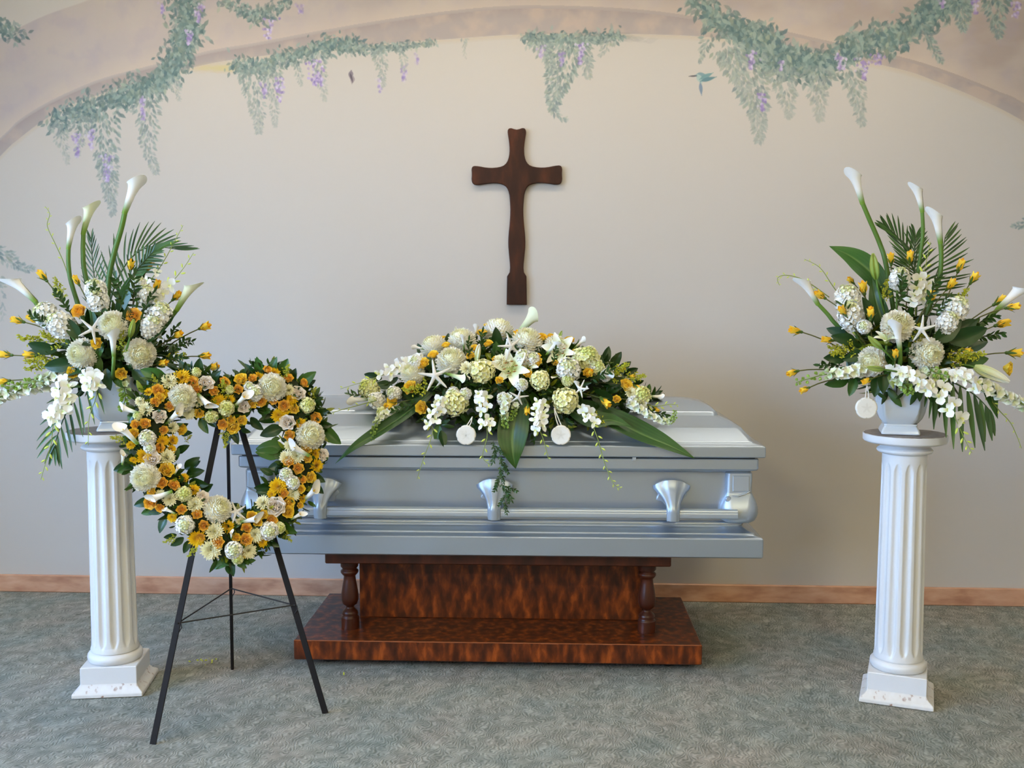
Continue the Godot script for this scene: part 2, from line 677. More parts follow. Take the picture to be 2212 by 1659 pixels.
func green(pale: float) -> Color:
	var g := [s8(108, 132, 130), s8(126, 148, 144), s8(144, 164, 158), s8(92, 116, 122), s8(118, 134, 128), s8(152, 166, 158)]
	var c: Color = g[rng.randi() % g.size()]
	return c.lerp(plain_wall, pale).lerp(s8(186, 184, 140), 0.25 if rng.randf() < 0.12 else 0.0)

func frond(pts: Array, width: float, leaf: float, pale0: float, pale1: float, n: int) -> void:    # a hanging strand of paired leaves
	var q := []
	for p in pts:
		q.append(Vector3(p[0], p[1], 0))
	q = smooth_path(q, 10)
	var k := mu_s * 0.0023
	n = int(n * 1.9)
	leaf *= 0.78
	for i in n:
		var t := float(i) / n
		var f := t * (q.size() - 1)
		var a: Vector3 = q[int(f)]
		var b: Vector3 = q[mini(int(f) + 1, q.size() - 1)]
		var p := a.lerp(b, f - int(f))
		var dir := Vector2(b.x - a.x, b.y - a.y).angle()
		var wd := width * (1.0 - t * 0.92) * 0.5
		var side := rng.randf_range(-1, 1)
		var at := wall_px(p.x + cos(dir + PI / 2) * side * wd, p.y + sin(dir + PI / 2) * side * wd)
		var L := leaf * rng.randf_range(0.6, 1.2) * (1.0 - 0.4 * t) * k
		dab(at, dir + side * 0.9 + rng.randf_range(-0.35, 0.35), L, L * 0.42, green(lerpf(pale0, pale1, t)), rng.randf_range(0.45, 0.9))

func mass(pts: Array, wid: float, leaf: float, pale: float, n: int) -> void:       # a thick garland
	var q := []
	for p in pts:
		q.append(Vector3(p[0], p[1], 0))
	q = smooth_path(q, 10)
	var k := mu_s * 0.0023
	n = int(n * 2.2)
	leaf *= 0.74
	for i in n:
		var f := rng.randf() * (q.size() - 1)
		var p: Vector3 = q[int(f)].lerp(q[mini(int(f) + 1, q.size() - 1)], f - int(f))
		var at := wall_px(p.x + rng.randfn(0, wid * 0.3), p.y + rng.randfn(0, wid * 0.3))
		var L := leaf * rng.randf_range(0.6, 1.2) * k
		var col := green(pale) if i > n * 0.45 else s8(84, 108, 110).lerp(green(pale), 0.25)
		dab(at, rng.randf_range(0.3, 2.8) if rng.randf() < 0.75 else rng.randf_range(-2.6, -0.4), L, L * 0.45, col, rng.randf_range(0.4, 0.9))

func wisteria(x: float, y: float, len_: float, wid: float, alpha: float) -> void:
	var k := mu_s * 0.0023
	for i in int(len_ * 0.9):
		var t := rng.randf()
		var at := wall_px(x + rng.randfn(0, wid * 0.4) * (1 - t * 0.8), y + t * len_)
		var c: Color = [s8(160, 142, 190), s8(186, 170, 208), s8(142, 128, 178), s8(206, 196, 218)][rng.randi() % 4]
		dab(at, rng.randf_range(0.8, 2.3), 6 * k, 4.5 * k, c, alpha * rng.randf_range(0.5, 1.0))

func mural(x0: float, w: float, h: float) -> Image:
	var tw := 2048
	mu_s = tw / w
	mu_x0 = x0
	mu_h = h
	mu = Image.create(tw, int(h * mu_s), false, Image.FORMAT_RGB8)
	mu.fill(plain_wall)
	var n := FastNoiseLite.new()
	n.seed = 5
	n.frequency = 0.008
	n.fractal_octaves = 4
	var low := curve([[-330, 720], [-150, 500], [0, 337], [40, 300], [90, 262], [150, 227], [220, 202], [320, 172], [410, 147], [515, 127], [750, 101], [1000, 82], [1106, 75], [1250, 73], [1400, 74], [1530, 80], [1656, 97], [1800, 120], [1946, 150], [2020, 175], [2106, 210], [2212, 263], [2400, 390], [2600, 600]])
	var mid := curve([[-330, 650], [-150, 430], [0, 300], [40, 262], [90, 230], [150, 200], [220, 172], [320, 145], [450, 112], [550, 95], [700, 67], [850, 42], [980, 25], [1106, 15], [1256, 16], [1400, 25], [1526, 42], [1656, 62], [1806, 95], [1956, 128], [2056, 160], [2156, 200], [2212, 226], [2400, 345], [2600, 540]])
	var outer := curve([[-330, 300], [-150, 170], [0, 80], [40, 58], [100, 30], [180, 2], [300, -40], [600, -110], [1106, -150], [1700, -120], [2212, 0], [2600, 160]])
	var band := s8(170, 160, 156)
	var face_l := s8(182, 172, 168)
	var face_w := s8(188, 177, 168)
	var face_r := s8(172, 158, 150)
	for x in tw:
		var f := clampf((x / mu_s + x0 + 2.2) / 4.2, 0, 1)
		var y0 := maxi(0, int(outer[x]) - 2)
		for y in range(y0, mini(mu.get_height(), int(low[x]) + 8)):
			var q := n.get_noise_2d(x, y * 1.6)
			var q2 := n.get_noise_2d(x * 2.3 + 500, y * 2.3)
			var col: Color
			var cover := 1.0
			if y < mid[x]:
				col = face_l.lerp(face_r, f).lerp(face_w, clampf(q * 0.9 + 0.35, 0, 0.7)).lerp(s8(170, 160, 168), clampf(-q2 * 0.8, 0, 0.35))
				cover = clampf((y - outer[x]) / 2.0, 0, 1)
				# the painter's pale edge above the soffit
				col = col.lerp(s8(208, 192, 174), 0.5 * clampf(1.0 - (mid[x] - y) / 30.0, 0, 1))
			else:
				col = band.lerp(s8(158, 146, 144), clampf(1.0 - (y - mid[x]) / 16.0, 0, 1) * 0.6).lerp(s8(190, 172, 158), clampf(q2 + f * 0.4, 0, 0.7))
				cover = clampf(low[x] - y, 0, 1)
				if y > low[x]:
					cover = 0.22 * (1.0 - (y - low[x]) / 8.0)
					col = s8(190, 160, 110)
			if absf(y - mid[x]) < 2.5:
				col = face_l.lerp(face_r, f).lerp(band, clampf((y - mid[x]) / 5.0 + 0.5, 0, 1))
			mu.set_pixel(x, y, mu.get_pixel(x, y).lerp(col, cover))
	# soft smudges behind the thick foliage
	for s in [[1240, 80, 110, 7], [460, 146, 46, 5]]:
		for i in 60:
			var at := wall_px(s[0] + rng.randfn(0, s[2] * 0.5), s[1] + rng.randfn(0, s[3] * 0.5))
			dab(at, rng.randf_range(-0.4, 0.4), 20, 8, s8(136, 138, 134) if s[0] > 500 else s8(206, 186, 142), 0.1)
	# left garland and its strands
	mass([[395, -20], [408, 50], [395, 100], [372, 140], [345, 172], [300, 192], [245, 212], [180, 235], [112, 262]], 46, 17, 0.0, 620)
	mass([[400, -20], [400, 60], [390, 105]], 66, 18, 0.05, 160)
	frond([[220, 240], [228, 330], [236, 400], [243, 462]], 72, 15, 0.1, 0.55, 230)
	frond([[310, 190], [318, 260], [320, 320], [338, 372]], 66, 14, 0.15, 0.6, 150)
	frond([[130, 262], [132, 300], [146, 352]], 44, 12, 0.3, 0.75, 70)
	frond([[180, 245], [172, 290], [166, 335]], 44, 12, 0.25, 0.65, 70)
	frond([[372, 165], [380, 190], [386, 216]], 24, 11, 0.4, 0.7, 30)
	for q in [[165, 285, 50, 18, 0.7], [195, 275, 45, 16, 0.7], [230, 330, 60, 22, 0.8], [308, 205, 50, 14, 0.7], [428, 5, 40, 16, 0.8], [407, 62, 32, 14, 0.9], [350, 0, 25, 12, 0.7], [578, 35, 45, 26, 0.9], [650, 2, 25, 18, 0.5]]:
		wisteria(q[0], q[1], q[2], q[3], q[4])
	mass([[480, -5], [510, 14], [540, 30], [560, 34], [590, 22], [620, -5]], 26, 14, 0.1, 120)
	# along the arch, left of the cross
	mass([[505, 138], [560, 142], [620, 122], [680, 106], [730, 92], [772, 100]], 32, 14, 0.05, 330)
	frond([[540, 145], [548, 190], [556, 240], [558, 286]], 64, 13, 0.2, 0.65, 150)
	frond([[585, 140], [590, 200], [593, 272]], 48, 12, 0.2, 0.7, 110)
	frond([[685, 110], [692, 165], [702, 216]], 36, 11, 0.2, 0.75, 70)
	frond([[640, 130], [646, 160], [650, 184]], 24, 10, 0.3, 0.7, 30)
	for q in [[604, 165, 50, 20, 0.9], [570, 175, 35, 16, 0.6], [680, 125, 55, 34, 1.0], [692, 160, 22, 12, 0.8], [872, 135, 38, 12, 0.6], [820, 165, 30, 10, 0.4], [900, 110, 25, 10, 0.4]]:
		wisteria(q[0], q[1], q[2], q[3], q[4])
	mass([[760, 100], [830, 102], [935, 90]], 14, 11, 0.25, 130)
	frond([[820, 104], [824, 140], [828, 186]], 40, 11, 0.25, 0.7, 70)
	frond([[870, 100], [872, 130], [873, 150]], 20, 10, 0.35, 0.7, 26)
	frond([[1000, 82], [1003, 100], [1006, 126]], 16, 9, 0.5, 0.8, 16)
	# above the cross
	mass([[1135, 78], [1230, 82], [1340, 76]], 20, 13, 0.15, 200)
	frond([[1225, 80], [1215, 140], [1200, 190], [1193, 236]], 96, 16, 0.05, 0.4, 240)
	frond([[1193, 225], [1200, 245], [1224, 258]], 16, 14, 0.3, 0.4, 18)
	frond([[1165, 80], [1175, 110], [1195, 150]], 60, 14, 0.15, 0.5, 80)
	frond([[1258, 84], [1264, 125], [1270, 168]], 50, 14, 0.2, 0.6, 80)
	frond([[1320, 82], [1305, 104], [1295, 120]], 24, 11, 0.4, 0.7, 26)
	for q in [[1253, 90, 45, 18, 0.9], [1168, 95, 25, 12, 0.6], [1212, 110, 28, 12, 0.7]]:
		wisteria(q[0], q[1], q[2], q[3], q[4])
	# the long swag at the right
	mass([[1500, -10], [1540, 36], [1585, 62], [1625, 74], [1650, 104], [1690, 125], [1745, 134], [1795, 132], [1835, 106], [1875, 84], [1915, 84], [1962, 64], [2000, 32], [2040, 8], [2095, -10]], 50, 20, 0.0, 900)
	mass([[1600, 70], [1645, 90], [1660, 120], [1700, 140], [1780, 146]], 60, 20, 0.0, 260)
	frond([[1600, 100], [1622, 180], [1636, 240], [1640, 304]], 100, 18, 0.15, 0.6, 240)
	frond([[1570, 100], [1590, 150], [1615, 200]], 70, 18, 0.25, 0.6, 80)
	frond([[1690, 140], [1698, 200], [1706, 252]], 66, 16, 0.25, 0.7, 110)
	frond([[1765, 140], [1766, 200], [1772, 258]], 70, 16, 0.3, 0.75, 110)
	frond([[1836, 150], [1852, 210], [1862, 270]], 56, 15, 0.25, 0.6, 110)
	frond([[1530, 84], [1518, 106], [1510, 132]], 26, 13, 0.2, 0.5, 30)
	frond([[1990, 50], [2008, 90], [2034, 134]], 34, 14, 0.05, 0.3, 60)
	frond([[2072, -5], [2078, 30], [2080, 64]], 56, 15, 0.05, 0.3, 90)
	frond([[2150, -5], [2152, 40], [2158, 78]], 60, 15, 0.05, 0.3, 100)
	for q in [[1622, 105, 40, 22, 0.9], [1645, 195, 40, 20, 1.0], [1686, 128, 20, 12, 0.7], [1815, 112, 38, 24, 1.0], [1868, 122, 46, 30, 1.0], [1896, 112, 24, 18, 0.8], [2108, -5, 30, 18, 0.9], [2194, 0, 36, 18, 0.9], [2036, -5, 20, 12, 0.8]]:
		wisteria(q[0], q[1], q[2], q[3], q[4])
	# tips at the picture's edges
	mass([[-20, 40], [10, 62], [38, 82]], 34, 16, 0.1, 60)
	frond([[-20, 530], [10, 550], [40, 574], [72, 580]], 40, 16, 0.15, 0.4, 60)
	frond([[-12, 600], [2, 640], [4, 690]], 30, 14, 0.4, 0.7, 30)
	frond([[2225, 478], [2205, 486], [2186, 488]], 22, 12, 0.2, 0.4, 22)
	# hummingbird
	var k := mu_s * 0.0023
	dab(wall_px(1502, 162), 0.0, 22 * k, 11 * k, s8(120, 150, 158), 0.9)
	dab(wall_px(1506, 160), 1.1, 20 * k, 10 * k, s8(166, 188, 184), 0.9)
	dab(wall_px(1512, 178), 1.45, 24 * k, 6 * k, s8(118, 138, 160), 0.9)
	dab(wall_px(1512, 170), -0.45, 27 * k, 8 * k, s8(116, 152, 154), 0.95)
	dab(wall_px(1514, 174), -0.25, 30 * k, 7 * k, s8(100, 134, 142), 0.95)
	dab(wall_px(1504, 163), 3.1, 15 * k, 2 * k, s8(90, 90, 96), 0.95)
	# moth
	dab(wall_px(758, 152), 1.7, 16 * k, 9 * k, s8(128, 118, 126), 0.9)
	dab(wall_px(762, 164), 1.75, 15 * k, 8 * k, s8(150, 138, 140), 0.9)
	dab(wall_px(756, 158), 1.3, 18 * k, 3 * k, s8(96, 88, 98), 0.9)
	return mu

# ---------------------------------------------------------------- bier, casket, cross
const CX := -0.214
const CZ := 0.775

func bier() -> void:
	var t := thing("casket_bier", Vector3(CX, 0, CZ), "dark stained wooden bier with turned spindles on a broad plinth, carrying the casket", "bier")
	var b := MB.new()
	b.box(Vector3(-0.814, 0.032, -0.328), Vector3(0.814, 0.113, 0.328), 0.004)
	var base := part("plinth", b.mesh(), M.bier, t)
	b = MB.new()
	for i in 46:                                              # the worn front arris
		var x := -0.812 + i * 0.0353
		b.box(Vector3(x, 0.1105 - rng.randf() * 0.0015, 0.324), Vector3(x + 0.0353, 0.1134, 0.3284), 0.0008)
	part("worn_edge", b.mesh(), mat(s8(150, 84, 44), 0.5), base)
	b = MB.new()
	b.box(Vector3(-0.694, 0.412, -0.275), Vector3(0.694, 0.469, 0.275), 0.004)
	part("top_board", b.mesh(), M.bier_dark, t)
	b = MB.new()
	b.box(Vector3(-0.604, 0.113, -0.26), Vector3(0.604, 0.412, 0.02), 0.002)
	part("panel", b.mesh(), M.bier, t)
	var prof := [Vector2(0.037, 0), Vector2(0.037, 0.046), Vector2(0.035, 0.05), Vector2(0.029, 0.055), Vector2(0.034, 0.063), Vector2(0.03, 0.073), Vector2(0.018, 0.085), Vector2(0.0155, 0.091), Vector2(0.019, 0.096), Vector2(0.03, 0.104), Vector2(0.0355, 0.122), Vector2(0.0355, 0.145), Vector2(0.031, 0.175), Vector2(0.0255, 0.205), Vector2(0.024, 0.222), Vector2(0.029, 0.226), Vector2(0.0365, 0.236), Vector2(0.0365, 0.244), Vector2(0.029, 0.25), Vector2(0.03, 0.254), Vector2(0.0365, 0.262), Vector2(0.037, 0.299)]
	b = MB.new()
	b.lathe(prof, 28)
	var sm := b.mesh()
	for x in [-0.617, 0.61]:
		for z in [0.165, -0.295]:
			part("spindle", sm, M.bier_dark, t, Transform3D(Basis(), Vector3(x, 0.113, z)))
	b = MB.new()
	b.lathe([Vector2(0.02, -0.012), Vector2(0.026, -0.009), Vector2(0.026, 0.009), Vector2(0.02, 0.012)], 20, Transform3D(Basis(Vector3.RIGHT, PI / 2), Vector3(0, 0.026, 0)))
	b.box(Vector3(-0.012, 0.03, -0.02), Vector3(0.012, 0.034, 0.02), 0.001)
	var wm := b.mesh()
	for x in [-0.69, 0.69]:
		for z in [0.25, -0.25]:
			part("caster", wm, M.rubber, t, Transform3D(Basis(), Vector3(x, 0, z)))

func casket() -> void:
	var t := thing("casket", Vector3(CX, 0.469, CZ), "closed pale silver-blue metal casket with a domed lid and long side bar", "casket")
	var b := MB.new()
	var hx := 0.97
	var hz := 0.268
	# body panel between the mouldings
	b.loft([[hx, hz + 0.004, 0.11, 0.03], [hx, hz, 0.145, 0.03], [hx, hz, 0.335, 0.03]])
	part("body", b.mesh(), M.casket, t)
	# stepped base moulding
	b = MB.new()
	b.bands([[1.034, 0.349, 0.0, 0.006], [1.04, 0.355, 0.005, 0.006], [1.04, 0.355, 0.074, 0.006]])
	b.loft([[1.04, 0.355, 0.074, 0.006], [1.036, 0.351, 0.0795, 0.006], [1.03, 0.345, 0.081, 0.006]])
	b.loft([[1.03, 0.345, 0.081, 0.006], [1.018, 0.336, 0.084, 0.008], [1.012, 0.33, 0.089, 0.01], [1.011, 0.328, 0.093, 0.01]])
	b.loft([[1.011, 0.328, 0.093, 0.01], [1.0, 0.318, 0.097, 0.014], [0.985, 0.3, 0.102, 0.018], [0.975, 0.288, 0.109, 0.022], [0.973, 0.285, 0.115, 0.022]])
	b.loft([[0.973, 0.285, 0.115, 0.022], [0.976, 0.287, 0.119, 0.022], [0.975, 0.286, 0.125, 0.022], [0.97, 0.279, 0.13, 0.025], [0.965, 0.262, 0.132, 0.025]])
	b.cap(MB.ring(1.034, 0.349, 0.0, 0.006, 4), true)
	part("base_moulding", b.mesh(), M.casket, t)
	# rim under the lid
	b = MB.new()
	b.loft([[hx - 0.01, hz - 0.01, 0.318, 0.03], [hx + 0.004, hz + 0.008, 0.328, 0.03], [hx + 0.02, hz + 0.04, 0.334, 0.025]])
	b.bands([[hx + 0.02, hz + 0.04, 0.334, 0.025], [1.014, 0.338, 0.343, 0.012], [1.019, 0.343, 0.349, 0.012]])
	b.bands([[1.019, 0.343, 0.349, 0.012], [1.019, 0.343, 0.386, 0.012], [1.016, 0.34, 0.389, 0.012], [0.9, 0.25, 0.389, 0.012]])
	part("rim", b.mesh(), M.casket, t)
	b = MB.new()
	b.bands([[1.008, 0.332, 0.386, 0.01], [1.008, 0.332, 0.398, 0.01]])
	part("seal", b.mesh(), M.gap, t)
	# lid: stepped and domed
	b = MB.new()
	b.bands([[1.0, 0.32, 0.395, 0.006], [1.038, 0.352, 0.395, 0.006], [1.042, 0.356, 0.399, 0.006], [1.042, 0.356, 0.435, 0.006]])
	b.loft([[1.042, 0.356, 0.435, 0.006], [1.0405, 0.3545, 0.4385, 0.007], [1.037, 0.351, 0.4405, 0.008]])
	b.loft([[1.037, 0.351, 0.4405, 0.008], [1.02, 0.343, 0.445, 0.01], [1.002, 0.335, 0.4505, 0.012]])
	b.loft([[1.002, 0.335, 0.4505, 0.012], [0.999, 0.332, 0.4545, 0.014], [0.995, 0.327, 0.457, 0.016]])
	b.loft([[0.995, 0.327, 0.457, 0.016], [0.982, 0.295, 0.479, 0.02], [0.967, 0.262, 0.5, 0.024]])
	b.loft([[0.967, 0.262, 0.5, 0.024], [0.964, 0.257, 0.5025, 0.026]])
	b.loft([[0.964, 0.257, 0.5025, 0.026], [0.93, 0.216, 0.522, 0.028], [0.89, 0.177, 0.539, 0.03]])
	b.loft([[0.89, 0.177, 0.539, 0.03], [0.886, 0.17, 0.55, 0.03], [0.882, 0.165, 0.554, 0.03]])
	b.loft([[0.882, 0.165, 0.554, 0.03], [0.865, 0.135, 0.571, 0.04], [0.835, 0.105, 0.583, 0.04], [0.79, 0.065, 0.592, 0.03], [0.74, 0.02, 0.597, 0.008]])
	b.cap(MB.ring(0.74, 0.02, 0.597, 0.008, 4))
	part("lid", b.mesh(), M.casket, t)
	# latch tab under the lid edge
	b = MB.new()
	b.box(Vector3(0.53, 0.38, 0.343), Vector3(0.545, 0.398, 0.348), 0.001)
	part("latch", b.mesh(), M.chrome, t)
	# bulbous corner posts
	b = MB.new()
	var rr := []
	for q in [[0.052, 0.131, 0.03], [0.066, 0.138, 0.05], [0.074, 0.15, 0.06], [0.078, 0.166, 0.06], [0.077, 0.184, 0.055], [0.072, 0.203, 0.045], [0.064, 0.222, 0.035], [0.056, 0.236, 0.02], [0.052, 0.244, 0.012]]:
		rr.append([q[0], q[0], q[1], q[2]])
	b.loft(rr, 6)
	b.cap(MB.ring(0.052, 0.052, 0.131, 0.03, 6), true)
	b.loft([[0.052, 0.052, 0.244, 0.012], [0.05, 0.05, 0.25, 0.014], [0.05, 0.05, 0.326, 0.014]], 2)
	b.loft([[0.05, 0.05, 0.326, 0.014], [0.044, 0.044, 0.333, 0.014]], 2)
	b.cap(MB.ring(0.044, 0.044, 0.333, 0.014, 2))
	var cm := b.mesh()
	b = MB.new()
	b.box(Vector3(-0.028, 0.256, 0.048), Vector3(0.036, 0.318, 0.0535), 0.002)
	b.extrude(PackedVector2Array([Vector2(-0.03, 0.24), Vector2(-0.005, 0.235), Vector2(0.03, 0.25), Vector2(0.04, 0.262), Vector2(0.02, 0.25), Vector2(-0.008, 0.242)]), 0.012, 0.003, Transform3D(Basis(), Vector3(0, 0, 0.05)))
	var pm := b.mesh()
	b = MB.new()
	b.lathe([Vector2(0.012, 0), Vector2(0.012, 0.006), Vector2(0.008, 0.01)], 16, Transform3D(Basis(Vector3.RIGHT, PI / 2), Vector3(-0.045, 0.226, 0.052)))
	var bm := b.mesh()
	for x in [-1, 1]:
		for z in [1, -1]:
			var o := part("corner_post", cm, M.chrome, t, Transform3D(Basis(), Vector3(x * 0.953, 0, z * 0.258)))
			if z == 1:
				var fx := Transform3D(Basis().scaled(Vector3(x, 1, 1)), Vector3.ZERO)
				part("panel", pm, M.chrome, o, fx)
				part("bolt", bm, M.chrome, o, fx)
	# the long bar and its fan-shaped arms
	b = MB.new()
	var bar := PackedVector2Array([Vector2(-0.012, -0.017), Vector2(0.012, -0.017), Vector2(0.014, -0.013), Vector2(0.014, 0.001), Vector2(0.0125, 0.003), Vector2(0.0125, 0.006), Vector2(0.014, 0.008), Vector2(0.011, 0.015), Vector2(0.006, 0.0175), Vector2(-0.012, 0.0175)])
	b.extrude(bar, 1.88, 0.001, Transform3D(Basis(Vector3.UP, PI / 2), Vector3(-0.94, 0.172, 0.338)) * Transform3D(Basis().scaled(Vector3(-1, 1, 1)), Vector3.ZERO))
	part("side_bar", b.mesh(), M.chrome, t)
	var fan := MB.new()
	var front := []
	var back := []
	var hw := [0.074, 0.071, 0.058, 0.046, 0.037, 0.031, 0.0275, 0.0262, 0.0255, 0.0255, 0.0255, 0.0245]
	for r in hw.size():
		var f := float(r) / (hw.size() - 1)
		var row := PackedVector3Array()
		var rb := PackedVector3Array()
		for k in 13:
			var u := k / 6.0 - 1.0
			var arch := (1 - u * u) * 0.027 * pow(1.0 - f, 3)
			var y := lerpf(0.272, 0.145, f) + arch
			var z := lerpf(0.288, 0.353, smoothstep(0.0, 0.62, f)) + 0.02 * (1 - u * u) * (1.0 - 0.7 * f)
			if f < 0.62:
				z -= 0.007 * exp(-pow((absf(u) - 0.5) / 0.09, 2))
			else:
				z += 0.004 * (1.0 if absf(u) < 0.6 else 0.0)
			row.append(Vector3(u * hw[r], y, z))
			rb.append(Vector3(u * hw[r] * 0.94, y - 0.001, maxf(0.27, z - 0.022 - 0.02 * (1 - u * u) * (1 - 0.7 * f))))
		front.append(row)
		back.append(rb)
	var loop := []
	for r in hw.size():
		var row := PackedVector3Array()
		row.append_array(front[r])
		var q: PackedVector3Array = back[r]
		q.reverse()
		row.append_array(q)
		loop.append(row)
	loop.reverse()
	fan.grid(loop, true)
	fan.cap(loop[0], true)
	fan.cap(loop[-1])
	var fm := fan.mesh()
	var plate := MB.new()
	var pl := PackedVector2Array()
	for k in 28:
		var a := TAU * k / 28
		var r := 0.058 + 0.006 * cos(a * 7)
		pl.append(Vector2(cos(a) * r, 0.235 + sin(a) * r * 0.75))
	plate.extrude(pl, 0.012, 0.005, Transform3D(Basis(), Vector3(0, 0, 0.266)))
	var plm := plate.mesh()
	for x in [-0.693, -0.007, 0.69]:
		var o := part("handle_arm", fm, M.chrome, t, Transform3D(Basis(), Vector3(x, 0, 0)))
		part("backplate", plm, M.chrome, o)

func cross() -> void:
	var half := [[50, 50], [72, 56], [80, 78], [74, 120], [66, 170], [61, 230], [66, 290], [84, 342], [120, 374], [190, 387], [260, 385], [330, 371], [375, 368], [391, 390], [387, 440], [391, 492], [378, 524], [340, 533], [270, 521], [190, 514], [120, 526], [86, 552], [66, 600], [58, 680], [55, 760], [61, 860], [71, 950], [75, 1040], [67, 1130], [57, 1230], [62, 1280]]
	var pts := PackedVector2Array()
	var top := PackedVector2Array([Vector2(0, 64), Vector2(22, 60)])
	for p in half:
		top.append(Vector2(p[0], p[1]))
	var o := P(1116.5, 470, 0.125)
	var k := 0.00224 / 4.046
	var side := PackedVector2Array()
	for i in top.size() - 1:                                  # two passes of corner cutting
		side.append(top[i].lerp(top[i + 1], 0.25) if i > 0 else top[0])
		side.append(top[i].lerp(top[i + 1], 0.75))
	side.append(top[-1])
	for q in [Vector2(84, 1316), Vector2(86, 1440), Vector2(87, 1560)]:
		side.append(q)
	for p in side:
		pts.append(Vector2(p.x * k, (809 - p.y) * k))
	for i in range(side.size() - 1, 0, -1):
		pts.append(Vector2(-side[i].x * k, (809 - side[i].y) * k))
	var b := MB.new()
	b.extrude(pts, 0.024, 0.004)
	var c := part("cross", b.mesh(), M.cross, self, Transform3D(Basis(Vector3.UP, -0.0125), Vector3(o.x, o.y, 0.12 + 0.0125 * o.x)))
	tag(c, "dark brown wooden cross with rounded lobed ends hung on the mural wall", "cross")

# ---------------------------------------------------------------- pedestals and vases
func pedestal(at: Vector3, turn: float, label: String) -> Node3D:
	var t := thing("fluted_pedestal", at, label, "pedestal", "white fluted pedestals", turn)
	var b := MB.new()
	b.bands([[0.12, 0.12, 0.0, 0.003], [0.1275, 0.1275, 0.004, 0.004], [0.1275, 0.1275, 0.014, 0.004]], 2)
	b.loft([[0.1275, 0.1275, 0.014, 0.004], [0.126, 0.126, 0.019, 0.004], [0.121, 0.121, 0.023, 0.004]], 2)
	b.loft([[0.121, 0.121, 0.023, 0.004], [0.111, 0.111, 0.03, 0.004], [0.104, 0.104, 0.04, 0.004], [0.102, 0.102, 0.046, 0.004]], 2)
	b.cap(MB.ring(0.12, 0.12, 0.0, 0.003, 2), true)
	part("foot_moulding", b.mesh(), M.chipped, t)
	b = MB.new()
	b.bands([[0.102, 0.102, 0.046, 0.003], [0.102, 0.102, 0.107, 0.003], [0.0995, 0.0995, 0.11, 0.003]], 2)
	b.cap(MB.ring(0.0995, 0.0995, 0.11, 0.003, 2))
	part("plinth", b.mesh(), M.white_paint, t)
	b = MB.new()
	b.lathe([Vector2(0.08, 0.108), Vector2(0.093, 0.11), Vector2(0.0985, 0.118), Vector2(0.1, 0.127), Vector2(0.0985, 0.136), Vector2(0.092, 0.144), Vector2(0.086, 0.1465), Vector2(0.084, 0.152), Vector2(0.08, 0.156)], 48)
	part("torus_base", b.mesh(), M.white_paint, t)
	b = MB.new()
	var rows := []
	var ys := [0.15, 0.158, 0.168, 0.174, 0.18, 0.186, 0.194, 0.205, 0.22, 0.4, 0.6, 0.8, 0.835, 0.85, 0.86, 0.867, 0.873, 0.878, 0.884, 0.9, 0.917]
	for y in ys:
		var row := PackedVector3Array()
		var f: float = clampf((y - 0.15) / 0.75, 0, 1)
		var R := lerpf(0.0845, 0.0775, f)
		if y < 0.165:
			R += 0.003
		var e := sqrt(clampf((y - 0.17) / 0.03, 0, 1)) * sqrt(clampf((0.88 - y) / 0.03, 0, 1))
		for k in 144:
			var a := TAU * k / 144
			var u := fposmod(a * 12 / TAU, 1.0) * 2 - 1
			var w := clampf(1.0 - pow(u / maxf(0.001, 0.58 * e), 2), 0, 1) if e > 0.01 else 0.0
			var r := R - 0.0095 * sqrt(w) * e
			row.append(Vector3(cos(a) * r, y, -sin(a) * r))
		rows.append(row)
	b.grid(rows, true)
	part("shaft", b.mesh(), M.white_paint, t)
	b = MB.new()
	b.lathe([Vector2(0.07, 0.91), Vector2(0.083, 0.913), Vector2(0.094, 0.918), Vector2(0.0985, 0.925), Vector2(0.095, 0.931), Vector2(0.087, 0.936), Vector2(0.084, 0.942), Vector2(0.088, 0.949), Vector2(0.098, 0.953), Vector2(0.1, 0.956)], 48)
	part("neck_ring", b.mesh(), M.white_paint, t)
	b = MB.new()
	b.lathe([Vector2(0.1, 0.951), Vector2(0.135, 0.953), Vector2(0.1435, 0.957), Vector2(0.1465, 0.962), Vector2(0.147, 0.982), Vector2(0.1455, 0.9845)], 72)
	part("disc", b.mesh(), M.white_paint, t)
	b = MB.new()
	var rim := PackedVector3Array()
	var low := PackedVector3Array()
	for k in 90:
		var a := TAU * k / 90
		var r := 0.1452 - absf(rng.randfn(0, 0.0022)) - (0.004 if k % 17 < 4 else 0.0)
		rim.append(Vector3(cos(a) * r, 0.9858, -sin(a) * r))
		low.append(Vector3(cos(a) * r, 0.98, -sin(a) * r))
	b.grid([low, rim], true)
	b.cap(rim)
	part("worn_top", b.mesh(), M.disc_top, t)
	return t

